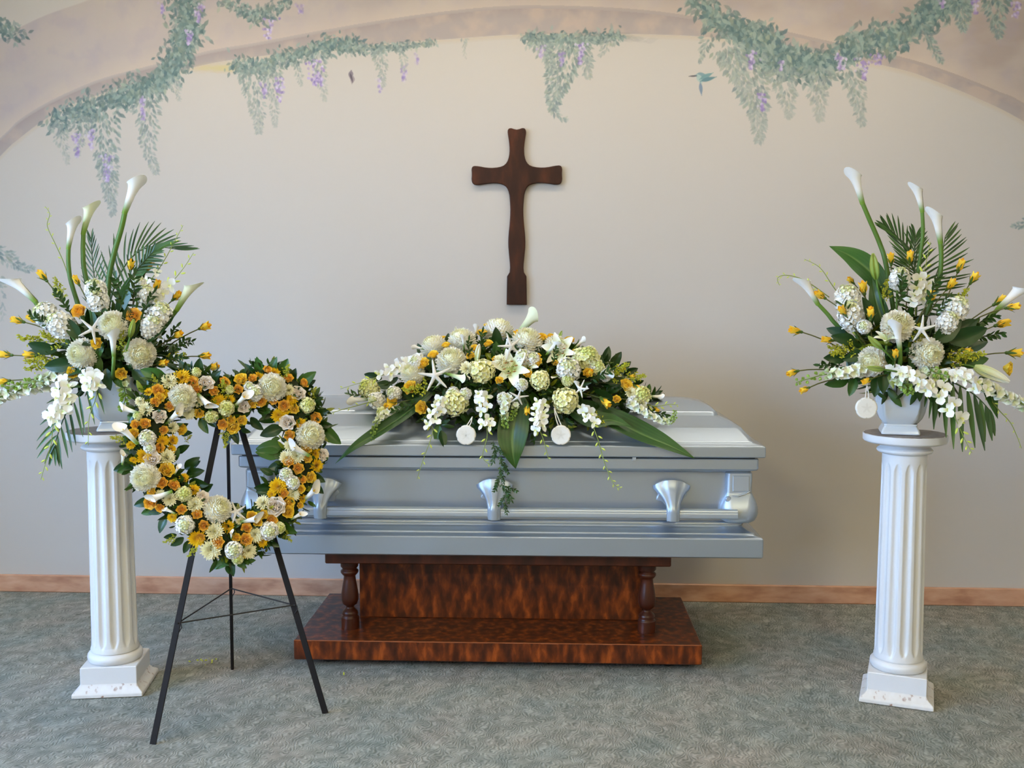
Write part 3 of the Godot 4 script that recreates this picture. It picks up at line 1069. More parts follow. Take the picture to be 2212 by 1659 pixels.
func vase(at: Vector3, turn: float, label: String) -> Node3D:
	var b := MB.new()
	# foot, waist, square bowl with notched corners
	b.bands([[0.058, 0.058, 0.0, 0.008], [0.066, 0.066, 0.002, 0.008], [0.067, 0.067, 0.006, 0.008]], 3)
	b.loft([[0.067, 0.067, 0.006, 0.008], [0.065, 0.065, 0.014, 0.008], [0.06, 0.06, 0.024, 0.008], [0.056, 0.056, 0.031, 0.01]], 3)
	b.loft([[0.056, 0.056, 0.031, 0.01], [0.0575, 0.0575, 0.035, 0.01], [0.056, 0.056, 0.039, 0.01]], 3)
	var rows := []
	for q in [[0.056, 0.039], [0.063, 0.046], [0.073, 0.06], [0.081, 0.08], [0.086, 0.105], [0.089, 0.14], [0.091, 0.175], [0.093, 0.195], [0.096, 0.2], [0.0955, 0.205], [0.091, 0.205], [0.087, 0.2], [0.084, 0.16], [0.07, 0.08], [0.02, 0.05]]:
		var row := PackedVector3Array()
		var n: float = clampf((q[1] - 0.04) / 0.05, 0, 1) * 0.009
		for c in 4:
			var a := PI / 2 * c
			var d := q[0] as float
			for p in [Vector2(d, d - 0.03), Vector2(d - 0.001, d - 0.016 - n), Vector2(d - 0.004 - n, d - 0.012 - n), Vector2(d - 0.008 - n, d - 0.008 - n), Vector2(d - 0.012 - n, d - 0.004 - n), Vector2(d - 0.016 - n, d - 0.001), Vector2(d - 0.03, d), Vector2(0, d * 1.03)]:
				var r := (p as Vector2).rotated(a)
				row.append(Vector3(r.x, q[1], -r.y))
		rows.append(row)
	b.grid(rows, true)
	b.cap(rows[-1])
	b.cap(MB.ring(0.058, 0.058, 0.0, 0.008, 3), true)
	var o := part("vase", b.mesh(), M.ceramic, self, Transform3D(Basis(Vector3.UP, turn), at))
	tag(o, label, "vase", "square glazed vases")
	return o

const LEFT_AT := Vector3(-1.658, 0, 1.321)
const RIGHT_AT := Vector3(1.295, 0, 1.30)

func pedestals() -> void:
	pedestal(LEFT_AT, deg_to_rad(8.5), "white fluted pedestal with chipped base standing left of the heart wreath")
	pedestal(RIGHT_AT, deg_to_rad(-20), "white fluted pedestal with chipped base standing alone to the right of the casket")
	vase(P(257, 930, 1.321) * Vector3(1, 0, 1) + Vector3(0, 0.986, 0), deg_to_rad(12), "pale grey square footed vase on the left pedestal, half behind the wreath")
	vase(P(1942, 930, 1.30) * Vector3(1, 0, 1) + Vector3(0, 0.986, 0), deg_to_rad(-13), "pale grey square footed vase on the right pedestal beside a sand dollar")

# ---------------------------------------------------------------- easel
func bar_between(a: Vector3, b: Vector3, w: float, d: float, side: Vector3) -> MB:
	var m := MB.new()
	var y := (b - a).normalized()
	var x := (side - y * side.dot(y)).normalized()
	var xf := Transform3D(Basis(x, y, x.cross(y)), a)
	m.box(Vector3(-w / 2, 0, -d / 2), Vector3(w / 2, (b - a).length(), d / 2), 0.0008, xf)
	return m

var WO := Vector3.ZERO
var WN := Vector3.ZERO

# ---------------------------------------------------------------- flower shapes (unit size, axis +Y), each built once
func rot(phi: float, tilt := 0.0, at := Vector3.ZERO) -> Transform3D:
	return Transform3D(Basis(Vector3.UP, phi) * Basis(Vector3.RIGHT, tilt), at)

func fib(k: int, n: int, lo: float, hi: float) -> Vector3:          # even spread over the cap between two cosines
	var y := lerpf(hi, lo, (k + 0.5) / n)
	var r := sqrt(maxf(0, 1 - y * y))
	var a := k * 2.39996
	return Vector3(cos(a) * r, y, sin(a) * r)

func shape(kind: String, variant: int) -> ArrayMesh:
	var key := kind + str(variant)
	if cache.has(key):
		return cache[key]
	var r := RandomNumberGenerator.new()
	r.seed = hash(key)
	var b := MB.new()
	match kind:
		"rose_orange", "rose_yellow", "rose_white":
			var ci: Color = {"rose_orange": rgb(250, 158, 22), "rose_yellow": rgb(252, 190, 22), "rose_white": rgb(255, 238, 222)}[kind]
			var co: Color = {"rose_orange": rgb(255, 212, 84), "rose_yellow": rgb(255, 226, 76), "rose_white": rgb(255, 250, 244)}[kind]
			var lay := [[3, -0.06, -0.3, 0.98, 0.62, 0.05], [4, 0.06, -0.2, 1.02, 0.86, 0.13], [5, 0.22, -0.05, 1.05, 1.0, 0.2], [6, 0.4, 0.12, 1.06, 1.14, 0.26], [7, 0.58, 0.35, 1.05, 1.25, 0.3]]
			for L in lay.size():
				var q: Array = lay[L]
				var f := L / 4.0
				for k in q[0]:
					var phi: float = TAU * (k + r.randf_range(-0.12, 0.12)) / q[0] + L * 0.9
					var x := rot(phi) * Transform3D(Basis(), Vector3(0, -0.62 + 0.02 * L, q[5]))
					b.petal(x, q[3] * r.randf_range(0.92, 1.06), q[4], q[1] + r.randf_range(-0.05, 0.05), q[2] + r.randf_range(-0.1, 0.15), 0.7, 1.55, ci.lerp(co, f * 0.8), ci.lerp(co, minf(1.0, f + 0.35)), 5, 4)
		"rose_bud":
			for k in 3:
				b.petal(rot(TAU * k / 3.0) * Transform3D(Basis(), Vector3(0, -0.9, 0.03)), 1.75, 0.75, 0.28, -0.55, 0.9, 0.75, rgb(244, 184, 24), rgb(252, 196, 34), 6, 4)
			for k in 4:
				b.petal(rot(TAU * k / 4.0 + 0.4) * Transform3D(Basis(), Vector3(0, -0.92, 0.05)), 1.62, 0.95, 0.5, -0.5 + r.randf_range(0, 0.3), 0.85, 0.8, rgb(246, 196, 40), rgb(255, 216, 62), 6, 4)
		"calyx":
			b.lathe([Vector2(0.06, -1.25), Vector2(0.16, -1.16), Vector2(0.22, -1.02), Vector2(0.2, -0.9), Vector2(0.05, -0.86)], 10, Transform3D(), rgb(74, 104, 40))
			for k in 5:
				b.petal(rot(TAU * k / 5.0) * Transform3D(Basis(), Vector3(0, -0.98, 0.16)), 1.15, 0.34, 0.5, -0.35 + r.randf_range(-0.2, 0.5), 0.5, 0.6, rgb(74, 106, 40), rgb(104, 132, 54), 4, 2)
		"mum":
			var n := 280
			for k in n:
				var f := (k + 0.5) / n
				var d := fib(k, n, -0.62, 1.0)
				var bs := aim(d)
				# turn the petal's outside away from the crown
				var up := (Vector3.UP - d * d.y)
				if up.length() > 0.02:
					var z := -up.normalized()
					bs = Basis(d.cross(z), d, z)
				var L := lerpf(0.26, 0.5, sqrt(f)) * r.randf_range(0.9, 1.15)
				var inner := rgb(240, 240, 176).lerp(rgb(252, 251, 236), minf(1, f * 2.6))
				b.petal(Transform3D(bs, d * 0.66), L, 0.23, lerpf(0.3, 0.85, f) + r.randf_range(-0.12, 0.12), lerpf(-1.3, -1.7, f) + r.randf_range(-0.25, 0.35), 0.8, 1.2, inner, rgb(250, 250, 216).lerp(rgb(255, 255, 252), minf(1, f * 3.5)), 4, 2)
			b.lathe([Vector2(0.1, -0.62), Vector2(0.5, -0.5), Vector2(0.7, -0.2), Vector2(0.74, 0.1), Vector2(0.6, 0.45), Vector2(0.35, 0.65), Vector2(0.05, 0.74)], 16, Transform3D(), rgb(250, 249, 228))
		"daisy_yellow", "daisy_cream":
			var c0 := rgb(232, 178, 8) if kind == "daisy_yellow" else rgb(236, 232, 156)
			var c1 := rgb(248, 210, 22) if kind == "daisy_yellow" else rgb(251, 249, 222)
			for k in 84:
				var f := (k + 0.5) / 84
				var a := k * 2.39996
				b.petal(rot(a) * Transform3D(Basis(), Vector3(0, 0.12 - 0.2 * f, 0.05 + 0.1 * f)), lerpf(0.3, 0.95, sqrt(f)) * r.randf_range(0.9, 1.1), 0.26, lerpf(0.1, 1.2, f), lerpf(0.1, 0.25, f) + r.randf_range(-0.15, 0.15), 0.5, 1.3, c0, c1, 3, 2)
			b.lathe([Vector2(0.03, -0.35), Vector2(0.16, -0.2), Vector2(0.2, 0.05), Vector2(0.06, 0.12)], 10, Transform3D(), c0)
		"calla", "calla_green":
			var rows := []
			var cols := []
			for i in 17:
				var v := i / 16.0
				var row := PackedVector3Array()
				for k in 27:
					var u := k / 26.0
					var a := TAU * 1.14 * (u - 0.5) + PI / 2
					var g := exp(-pow((u - 0.5) / 0.2, 2))
					var rad := (0.07 + 0.06 * v + 0.06 * pow(v, 4) + 0.11 * pow(v, 6) * g) * (1.0 + 0.2 * (u - 0.5))
					var y := v - 0.2 * pow(v, 6) * (1 - g) + 0.2 * pow(v, 9) * pow(g, 2.0)
					row.append(Vector3(cos(a) * rad, y, sin(a) * rad))
				rows.append(row)
				var w := smoothstep(0.05, 0.5 if kind == "calla" else 0.85, v)
				cols.append(rgb(112, 148, 46).lerp(rgb(242, 242, 238) if kind == "calla" else rgb(240, 242, 206), w))
			b.grid(rows, false, cols)
		"spadix":
			b.lathe([Vector2(0.03, 0.2), Vector2(0.042, 0.45), Vector2(0.036, 0.74), Vector2(0.01, 0.84)], 8, Transform3D(), rgb(236, 190, 40))
		"stock", "stock_green":
			var n := 96
			for k in n:
				var d := fib(k, n, -0.75, 1.0)
				var f := (k + 0.5) / n
				var p := Vector3(d.x * 0.7, d.y * 0.98, d.z * 0.7) * r.randf_range(0.84, 1.06)
				var s := lerpf(0.15, 0.27, minf(1, f * 3))
				var base := Transform3D(aim(d + Vector3(r.randf_range(-0.35, 0.35), r.randf_range(-0.3, 0.3), r.randf_range(-0.35, 0.35)), r.randf() * TAU), p)
				var c1 := rgb(251, 252, 253) if kind == "stock" else rgb(246, 246, 204)
				var c0 := rgb(242, 244, 234) if kind == "stock" else rgb(222, 228, 140)
				if f < 0.12:
					c1 = rgb(214, 222, 140)
				for q in 5:
					b.petal(base * rot(TAU * q / 5.0 + r.randf_range(-0.2, 0.2)), s * r.randf_range(0.85, 1.15), s * 1.0, 0.4, 0.9 + r.randf_range(-0.4, 0.3), 0.3, 1.3, c0, c1, 3, 3, 0.14)
			b.lathe([Vector2(0.1, -0.9), Vector2(0.5, -0.5), Vector2(0.64, 0.0), Vector2(0.5, 0.6), Vector2(0.1, 0.92)], 12, Transform3D(), rgb(226, 232, 206) if kind == "stock" else rgb(214, 222, 140))
		"hydrangea":
			var n := 70
			for k in n:
				var d := fib(k, n, -0.5, 1.0)
				var s := r.randf_range(0.2, 0.29)
				var base := Transform3D(aim(d + Vector3(r.randf_range(-0.3, 0.3), r.randf_range(-0.3, 0.3), r.randf_range(-0.3, 0.3)), r.randf() * TAU), d * r.randf_range(0.7, 0.9))
				for q in 5:
					b.petal(base * rot(TAU * q / 5.0), s, s * 1.0, 0.7, 0.6 + r.randf_range(-0.35, 0.3), 0.3, 1.4, rgb(224, 226, 132), rgb(246, 242, 190).lerp(rgb(246, 246, 226), r.randf()), 3, 2, 0.08)
			b.lathe([Vector2(0.05, -0.6), Vector2(0.5, -0.3), Vector2(0.7, 0.1), Vector2(0.46, 0.58), Vector2(0.05, 0.72)], 12, Transform3D(), rgb(216, 220, 130))
		"orchid_bloom":
			for q in 3:
				b.petal(rot(TAU * q / 3.0 + PI), 1.0, 0.55, 1.2, 0.3 + r.randf_range(-0.2, 0.2), 0.25, 1.15, rgb(226, 234, 196), rgb(248, 249, 250), 4, 2)
			for q in [0.95, -0.95]:
				b.petal(rot(q, 0, Vector3(0, 0.04, 0)), 0.98, 0.95, 1.15, 0.35, 0.2, 1.25, rgb(236, 240, 220), rgb(250, 250, 252), 4, 4, 0.04)
			b.petal(rot(PI, 0, Vector3(0, 0.06, 0)), 0.55, 0.42, 0.2, 1.1, 0.8, 0.8, rgb(206, 214, 90), rgb(246, 246, 226), 4, 2)
		"orchid_bud":
			b.lathe([Vector2(0.05, -0.8), Vector2(0.28, -0.5), Vector2(0.42, 0.0), Vector2(0.34, 0.45), Vector2(0.06, 0.85)], 8, Transform3D(Basis().scaled(Vector3(0.75, 1, 0.75)), Vector3.ZERO), rgb(206, 220, 96))
		"lily":
			for q in 6:
				b.petal(rot(TAU * q / 6.0, 0, Vector3(0, -0.55 + 0.02 * (q % 2), 0.05)), 1.35 * r.randf_range(0.94, 1.05), 0.46 + 0.12 * (q % 2), 0.3, 1.0 + 0.3 * r.randf(), 0.3, 0.85, rgb(214, 226, 130), rgb(250, 250, 246), 7, 4)
		"stamens":
			for q in 6:
				var a := TAU * q / 6.0
				b.tube(bezier(Vector3(0, -0.5, 0), Vector3(0, 0.1, 0), Vector3(cos(a) * 0.3, 0.45, sin(a) * 0.3), 5), 0.018, 0.012, 4, rgb(214, 226, 140), rgb(222, 226, 160))
				b.lathe([Vector2(0.01, -0.09), Vector2(0.035, 0), Vector2(0.01, 0.09)], 6, Transform3D(Basis(Vector3.FORWARD, 1.2), Vector3(cos(a) * 0.3, 0.46, sin(a) * 0.3)), rgb(150, 100, 40))
		"lily_bud", "lily_bud_white":
			var cg := rgb(128, 158, 62) if kind == "lily_bud" else rgb(214, 222, 150)
			var ct := rgb(186, 200, 110) if kind == "lily_bud" else rgb(248, 248, 240)
			for q in 3:
				b.petal(rot(TAU * q / 3.0, 0, Vector3(0, -1, 0.03)), 2.02, 0.62, 0.22, -0.42, 0.95, 0.85, cg, ct, 8, 4)
			for q in 3:
				b.petal(rot(TAU * (q + 0.5) / 3.0, 0, Vector3(0, -1, 0.02)), 2.0, 0.5, 0.2, -0.4, 0.95, 0.85, cg, ct, 8, 4)
		"leaf", "leaf_dark", "leaf_blue":
			var c0: Color = {"leaf": rgb(58, 98, 30), "leaf_dark": rgb(34, 68, 26), "leaf_blue": rgb(62, 92, 74)}[kind]
			var c1: Color = {"leaf": rgb(44, 84, 26), "leaf_dark": rgb(28, 58, 22), "leaf_blue": rgb(46, 78, 64)}[kind]
			var rows := []
			var cols := []
			var bend := r.randf_range(0.3, 0.8)
			for i in 9:
				var t := i / 8.0
				var w := 0.25 * pow(sin(PI * pow(t * 0.97 + 0.015, 0.82)), 0.8) * (1.0 + 0.04 * sin(t * 37))
				var row := PackedVector3Array()
				for k in 7:
					var u := k / 3.0 - 1.0
					row.append(Vector3(u * w, t * (1 - 0.12 * bend * t), -bend * 0.35 * t * t + 0.32 * absf(u) * w - 0.03 * cos(t * 22 + absf(u) * 4) * w))
				rows.append(row)
				cols.append(c0.lerp(c1, absf(t - 0.4)))
			b.grid(rows, false, cols)
		"solidago":
			for k in 9:
				var t := k / 8.0
				var o := Vector3(0, t * 0.75, 0)
				var a := k * 2.4
				var tip := o + Vector3(cos(a) * 0.3 * (1.1 - t), 0.24, sin(a) * 0.3 * (1.1 - t))
				b.tube([o, tip], 0.008, 0.005, 3, rgb(92, 122, 40), rgb(110, 136, 40))
				for q in 15:
					var p := o.lerp(tip, 0.25 + 0.75 * q / 14.0) + Vector3(r.randfn(0, 0.025), r.randfn(0, 0.025), r.randfn(0, 0.025))
					b.petal(Transform3D(aim(Vector3(r.randfn(), r.randfn() + 0.8, r.randfn())), p), 0.1, 0.06, 0.1, 0.4, 0.2, 0.9, rgb(132, 152, 34), rgb(206, 196, 40), 2, 2)
			b.tube([Vector3(0, -0.15, 0), Vector3(0, 0.78, 0)], 0.014, 0.008, 4, rgb(84, 112, 40), rgb(104, 130, 44))
		"sprig":
			b.tube([Vector3.ZERO, Vector3(0.03, 0.5, 0.02), Vector3(0, 1, -0.04)], 0.014, 0.006, 4, rgb(72, 60, 36), rgb(70, 86, 40))
			for k in 17:
				var t := 0.12 + 0.88 * k / 16.0
				var d := Vector3(cos(k * 2.4), 0.75, sin(k * 2.4) * 0.8)
				b.petal(Transform3D(aim(d, r.randf()), Vector3(0.02, t, 0)), 0.27 * r.randf_range(0.8, 1.15), 0.12, 0.1, 0.4, -0.25, 0.85, rgb(56, 92, 42), rgb(46, 80, 36), 3, 2)
	cache[key] = b.mesh()
	return cache[key]

const VARIANTS := {"rose_orange": 3, "rose_yellow": 3, "rose_white": 2, "rose_bud": 3, "mum": 3, "daisy_yellow": 2, "daisy_cream": 2, "stock": 3, "stock_green": 2, "hydrangea": 2, "orchid_bloom": 3, "lily": 2, "leaf": 3, "leaf_dark": 3, "leaf_blue": 2, "solidago": 2, "sprig": 3, "calyx": 2}
const NAMES := {"rose_orange": "orange_rose", "rose_yellow": "yellow_rose", "rose_white": "white_rose", "rose_bud": "yellow_rosebud", "mum": "white_chrysanthemum", "daisy_yellow": "yellow_daisy", "daisy_cream": "cream_daisy", "calla": "calla_lily", "calla_green": "calla_lily", "stock": "white_stock", "stock_green": "pale_green_stock", "hydrangea": "hydrangea", "orchid_bloom": "orchid_bloom", "lily": "white_lily", "lily_bud": "lily_bud", "lily_bud_white": "lily_bud", "leaf": "leaf", "leaf_dark": "leaf", "leaf_blue": "leaf", "solidago": "goldenrod_sprig", "sprig": "myrtle_sprig"}
const GREENS := ["leaf", "leaf_dark", "leaf_blue", "sprig", "calyx"]
var turn_of_variant := 0

func bloom(root: Node3D, kind: String, at: Vector3, axis: Vector3, size: float, roll := 0.0) -> MeshInstance3D:
	turn_of_variant += 1
	var v: int = turn_of_variant % int(VARIANTS.get(kind, 1))
	var inv := root.transform.affine_inverse()
	var xf := inv * Transform3D(aim(axis, roll).scaled(Vector3.ONE * size), at)
	var o := part(NAMES[kind], shape(kind, v), M.leaf if kind in GREENS else M.petal, root, xf)
	if kind == "rose_bud":
		part("calyx", shape("calyx", v % 2), M.leaf, o)
	elif kind.begins_with("calla"):
		part("spadix", shape("spadix", 0), M.petal, o)
	elif kind == "lily":
		part("stamens", shape("stamens", 0), M.petal, o)
	return o

func stem(o: MeshInstance3D, pts: Array, r0: float, r1: float, c0: Color, c1: Color) -> void:     # pts in the world, from the root up to the bloom
	var b := MB.new()
	b.tube(pts, r0, r1, 6, c0, c1)
	var root: Node3D = o.get_parent()
	part("stem", b.mesh(), M.stem, o, (root.transform * o.transform).affine_inverse())

func away(deg: float, front := 0.0) -> Vector3:            # a direction in the wall's plane, with a share towards the room
	return Vector3(cos(deg_to_rad(deg)), sin(deg_to_rad(deg)), front).normalized()

func metres(px: float, at: Vector3) -> float:
	return px / FOCAL * (EYE.z - at.z)

# calla: its mouth points along deg; the list is [mouth x, y, base x, y] in photograph pixels, then the stem's further points
func calla(root: Node3D, kind: String, m: Vector2, base: Vector2, z: float, front: float, roll: float, further: Array = []) -> void:
	var a := P(base.x, base.y, z)
	var e := P(m.x, m.y, z)
	var d := e - a
	var L := d.length()
	var o := bloom(root, kind, a, d.normalized() + Vector3(0, 0, front), L / 1.02 * sqrt(1 + front * front), roll)
	if further.size():
		var pts := [a + d * 0.05]
		for f in further:
			pts.append(P(f[0], f[1], f[2]))
		pts.reverse()
		stem(o, smooth_path(pts, 6), L * 0.075, L * 0.068, rgb(52, 86, 28), rgb(96, 134, 44))

func blade(root: Node3D, called: String, pts: Array, width: float, face: Vector3, c0: Color, c1: Color, fold := 0.25, sh := 0.8) -> MeshInstance3D:
	var q := smooth_path(pts, 7)
	var b := MB.new()
	var inv := root.transform.affine_inverse()
	for i in q.size():
		var t := float(i) / (q.size() - 1)
		var along: Vector3 = (q[mini(i + 1, q.size() - 1)] - q[maxi(i - 1, 0)]).normalized()
		var x := along.cross(face).normalized()
		var n := x.cross(along)
		var w := width * 0.5 * pow(maxf(0, sin(PI * pow(t * 0.97 + 0.02, sh))), lerpf(0.5, 1.3, t))
		for k in 17:
			var u := k / 8.0 - 1.0
			var col := c0.lerp(c1, t)
			if k == 8:
				col = col.lerp(rgb(120, 150, 80), 0.5)
			elif k % 2:
				col = col.lerp(rgb(84, 122, 52), 0.16)
			b.vert(inv * (q[i] + x * u * w + n * (fold * absf(u) * w + (0.0009 if k % 2 else 0.0) - (0.0012 if k == 8 else 0.0) + 0.06 * w * sin(t * 9.0 + u * 2.0))), col)
	for i in q.size() - 1:
		for k in 16:
			var e := i * 17 + k
			b.quad(e, e + 1, e + 18, e + 17)
	return part(called, b.mesh(), M.leaf, root)

func palm(root: Node3D, pts: Array, L: float, n: int, a0: float, a1: float, sag: Vector3, sides: Array, w := 0.014) -> void:   # rachis through pts; leaflets leave it at a0..a1 degrees
	var q := smooth_path(pts, 8)
	var b := MB.new()
	var inv := root.transform.affine_inverse()
	var ql := []
	for p in q:
		ql.append(inv * p)
	b.tube(ql, 0.004, 0.0015, 5, rgb(60, 84, 40), rgb(54, 78, 40))
	var face := Vector3(0, 0, 1)
	for i in n:
		var t := 0.08 + 0.92 * i / (n - 1.0)
		var f := t * (q.size() - 1)
		var k := mini(int(f), q.size() - 2)
		var o: Vector3 = q[k].lerp(q[k + 1], f - k)
		var tan: Vector3 = (q[k + 1] - q[k]).normalized()
		for s in sides:
			var side = tan.cross(face).normalized() * s
			var a := deg_to_rad(lerpf(a0, a1, t) + rng.randf_range(-4, 4))
			var d = tan * cos(a) + side * sin(a) + face * rng.randf_range(-0.08, 0.12)
			var len_ := L * (0.45 + 0.55 * sin(PI * clampf(t * 0.8 + 0.22, 0, 1))) * rng.randf_range(0.9, 1.05)
			var rows := []
			for r in 7:
				var u := r / 6.0
				var p = o + d * len_ * u + sag * len_ * u * u
				var dd = (d + sag * 2 * u).normalized()
				var x = dd.cross(face).normalized()
				var hw := w * 0.5 * pow(sin(PI * clampf(u * 0.93 + 0.05, 0, 1)), 0.7)
				rows.append(PackedVector3Array([inv * (p - x * hw), inv * (p - face * hw * 0.4), inv * (p + x * hw)]))
			var cg := rgb(40, 70, 34).lerp(rgb(70, 106, 46), rng.randf())
			b.grid(rows, false, [cg, cg, cg, cg, cg, cg, cg])
	part("palm_frond", b.mesh(), M.leaf, root)

func orchid(root: Node3D, pts: Array, blooms: int, buds: int, size: float, from := 0.0, mid := 0.6) -> void:
	var q := smooth_path(pts, 8)
	var inv := root.transform.affine_inverse()
	var b := MB.new()
	var ql := []
	for p in q:
		ql.append(inv * p)
	b.tube(ql, 0.0022, 0.001, 5, rgb(112, 128, 56), rgb(150, 170, 70))
	var o := part("orchid_spray", b.mesh(), M.stem, root)
	for i in blooms + buds:
		var is_bud := i >= blooms
		var t: float = lerpf(mid, 1.0, (i - blooms + 0.6) / buds) if is_bud else lerpf(from, mid, (i + 0.5) / maxf(1, blooms))
		var f := clampf(t, 0, 0.999) * (q.size() - 1)
		var k := int(f)
		var p: Vector3 = q[k].lerp(q[mini(k + 1, q.size() - 1)], f - k)
		var s := 1.0 if i % 2 else -1.0
		if is_bud:
			var g := size * lerpf(0.5, 0.24, (i - blooms) / maxf(1, buds - 1.0))
			var tan: Vector3 = (q[mini(k + 1, q.size() - 1)] - q[maxi(k - 1, 0)]).normalized()
			var side := tan.cross(Vector3.BACK).normalized() * s
			part("orchid_bud", shape("orchid_bud", 0), M.petal, o, inv * Transform3D(aim(tan + side * 0.9).scaled(Vector3.ONE * g), p + side * g * 0.9))
		else:
			var d := Vector3(s * rng.randf_range(0.1, 0.7), rng.randf_range(-0.2, 0.5), 1.0)
			var w := p + Vector3(s * size * 0.45, rng.randf_range(-0.2, 0.3) * size, size * 0.3)
			part("orchid_bloom", shape("orchid_bloom", i % 3), M.petal, o, inv * Transform3D(aim(d, rng.randf_range(-0.5, 0.5)).scaled(Vector3.ONE * size * rng.randf_range(0.85, 1.1)), w))

func spike(root: Node3D, called: String, pts: Array, r0: float, r1: float, white: float, n: int) -> void:      # a spike of ruffled florets that closes into green buds
	var q := smooth_path(pts, 8)
	var inv := root.transform.affine_inverse()
	var b := MB.new()
	for i in n:
		var t := (i + 0.5) / n
		var f := t * (q.size() - 1)
		var k := mini(int(f), q.size() - 2)
		var p: Vector3 = q[k].lerp(q[k + 1], f - k)
		var tan: Vector3 = (q[k + 1] - q[k]).normalized()
		var side := (Basis(tan, i * 2.4) * tan.cross(Vector3(0.2, 0.3, 0.9)).normalized())
		var s := lerpf(r0, r1, t)
		var base := inv * Transform3D(aim(side + tan * 0.5, rng.randf() * TAU), p + side * s * 0.35)
		var open := 1.0 if t < white else clampf(1.0 - (t - white) * 3.0, 0.15, 1)
		var c1 := rgb(246, 248, 248).lerp(rgb(160, 190, 84), clampf((t - white) * 3.5, 0, 1))
		var c0 := rgb(214, 224, 160).lerp(rgb(124, 160, 60), clampf((t - white) * 3.5, 0, 1))
		for e in (5 if open > 0.5 else 3):
			b.petal(base * rot(TAU * e / (5.0 if open > 0.5 else 3.0) + rng.randf_range(-0.2, 0.2)), s, s * 0.95, 0.25 + 0.5 * open, 0.9 * open - 0.3 + rng.randf_range(-0.2, 0.2), 0.4, 1.4, c0, c1, 3, 2, 0.08 * open)
	var o := part(called, b.mesh(), M.petal, root)
	var st := MB.new()
	var ql := []
	for p in q:
		ql.append(inv * p)
	st.tube(ql, 0.003, 0.0015, 5, rgb(96, 124, 52), rgb(120, 150, 60))
	part("stem", st.mesh(), M.stem, o)

func starfish(at: Vector3, r: float, face: Vector3, roll: float, label: String) -> void:
	var b := MB.new()
	for k in 5:
		var a := TAU * k / 5
		var x := Basis(Vector3.UP, a)
		var rows := []
		for i in 8:
			var t := i / 7.0
			var w := lerpf(0.15, 0.05, pow(t, 0.7)) * (1.0 if i < 7 else 0.4)
			var row := PackedVector3Array()
			for q in 9:
				var e := TAU * q / 9
				row.append(x * Vector3(cos(e) * w, sin(e) * w * 0.8 + 0.1 * (1 - t) * (1 - t), t))
			rows.append(row)
		b.grid(rows, true)
		b.cap(rows[-1])
	var o := part("starfish", b.mesh(), M.bone, self, Transform3D(aim(face, roll).scaled(Vector3.ONE * r), at))
	tag(o, label, "starfish", "dried starfish among the flowers")

func sand_dollar(at: Vector3, r: float, tie: Vector3, face: Vector3, label: String) -> void:
	var t := thing("sand_dollar", at, label, "sand dollar", "hanging sand dollars")
	var b := MB.new()
	var poly := PackedVector2Array()
	for k in 40:
		var a := TAU * k / 40
		poly.append(Vector2(cos(a), sin(a)) * r * (1.0 - 0.05 * exp(-pow(sin(a * 2.5 + 0.8) * 4, 2))))
	var bs := Basis(face.cross(Vector3.UP).normalized() * -1, Vector3.UP, face.normalized()).orthonormalized()
	b.extrude(poly, r * 0.26, r * 0.12, Transform3D(bs, Vector3.ZERO))
	part("shell", b.mesh(), M.bone, t)
	b = MB.new()
	for k in 5:
		var a := PI / 2 + TAU * k / 5
		b.petal(Transform3D(bs * Basis(Vector3.BACK, a - PI / 2), bs * Vector3(0, 0, r * 0.262)), r * 0.52, r * 0.2, 0.0, 0.0, 0.0, 1.0, rgb(226, 221, 210), rgb(230, 225, 214), 4, 2)
		var p := bs * Vector3(cos(a + 0.63) * r * 0.72, sin(a + 0.63) * r * 0.72, r * 0.25)
		b.petal(Transform3D(bs * Basis(Vector3.BACK, a + 0.63 - PI / 2), p), r * 0.2, r * 0.06, 0.0, 0.0, 0.0, 1.0, rgb(96, 88, 80), rgb(96, 88, 80), 3, 2)
	part("petal_mark", b.mesh(), M.petal, t)
	b = MB.new()
	for s in [-1.0, 1.0]:
		b.tube(bezier(bs * Vector3(s * r * 0.12, r * 0.8, r * 0.2), (tie - at) * 0.5 + Vector3(s * 0.008, 0, 0.01), tie - at, 8), 0.0022, 0.0022, 5)
	part("ribbon", b.mesh(), M.ribbon, t)

func filler(root: Node3D, n: int, where: Callable, size: float) -> void:      # the small greenery that nobody could count
	var b := MB.new()
	var inv := root.transform.affine_inverse()
	for i in n:
		var q: Array = where.call(i)
		var d: Vector3 = q[1] + Vector3(rng.randfn(0, 0.7), rng.randfn(0, 0.7), rng.randfn(0, 0.5))
		var L := size * rng.randf_range(0.6, 1.4)
		var c0 := rgb(30, 58, 22).lerp(rgb(62, 96, 34), rng.randf())
		if rng.randf() < 0.1:
			c0 = rgb(128, 138, 30)
		b.petal(inv * Transform3D(aim(d, rng.randf() * TAU), q[0]), L, L * rng.randf_range(0.28, 0.45), 0.1, 0.7, -0.3, 0.85, c0, c0 * 0.9, 4, 2)
	var o := part("foliage", b.mesh(), M.leaf, root)
	o.set_meta("kind", "stuff")

# ---------------------------------------------------------------- the heart wreath on its easel
const HEART := [Vector2(860, 380), Vector2(740, 300), Vector2(600, 255), Vector2(450, 275), Vector2(325, 380), Vector2(260, 560), Vector2(265, 760), Vector2(350, 950), Vector2(520, 1110), Vector2(700, 1250), Vector2(880, 1390), Vector2(1030, 1290), Vector2(1180, 1160), Vector2(1290, 980), Vector2(1370, 780), Vector2(1400, 590), Vector2(1350, 400), Vector2(1240, 270), Vector2(1090, 235), Vector2(960, 290), Vector2(860, 380)]

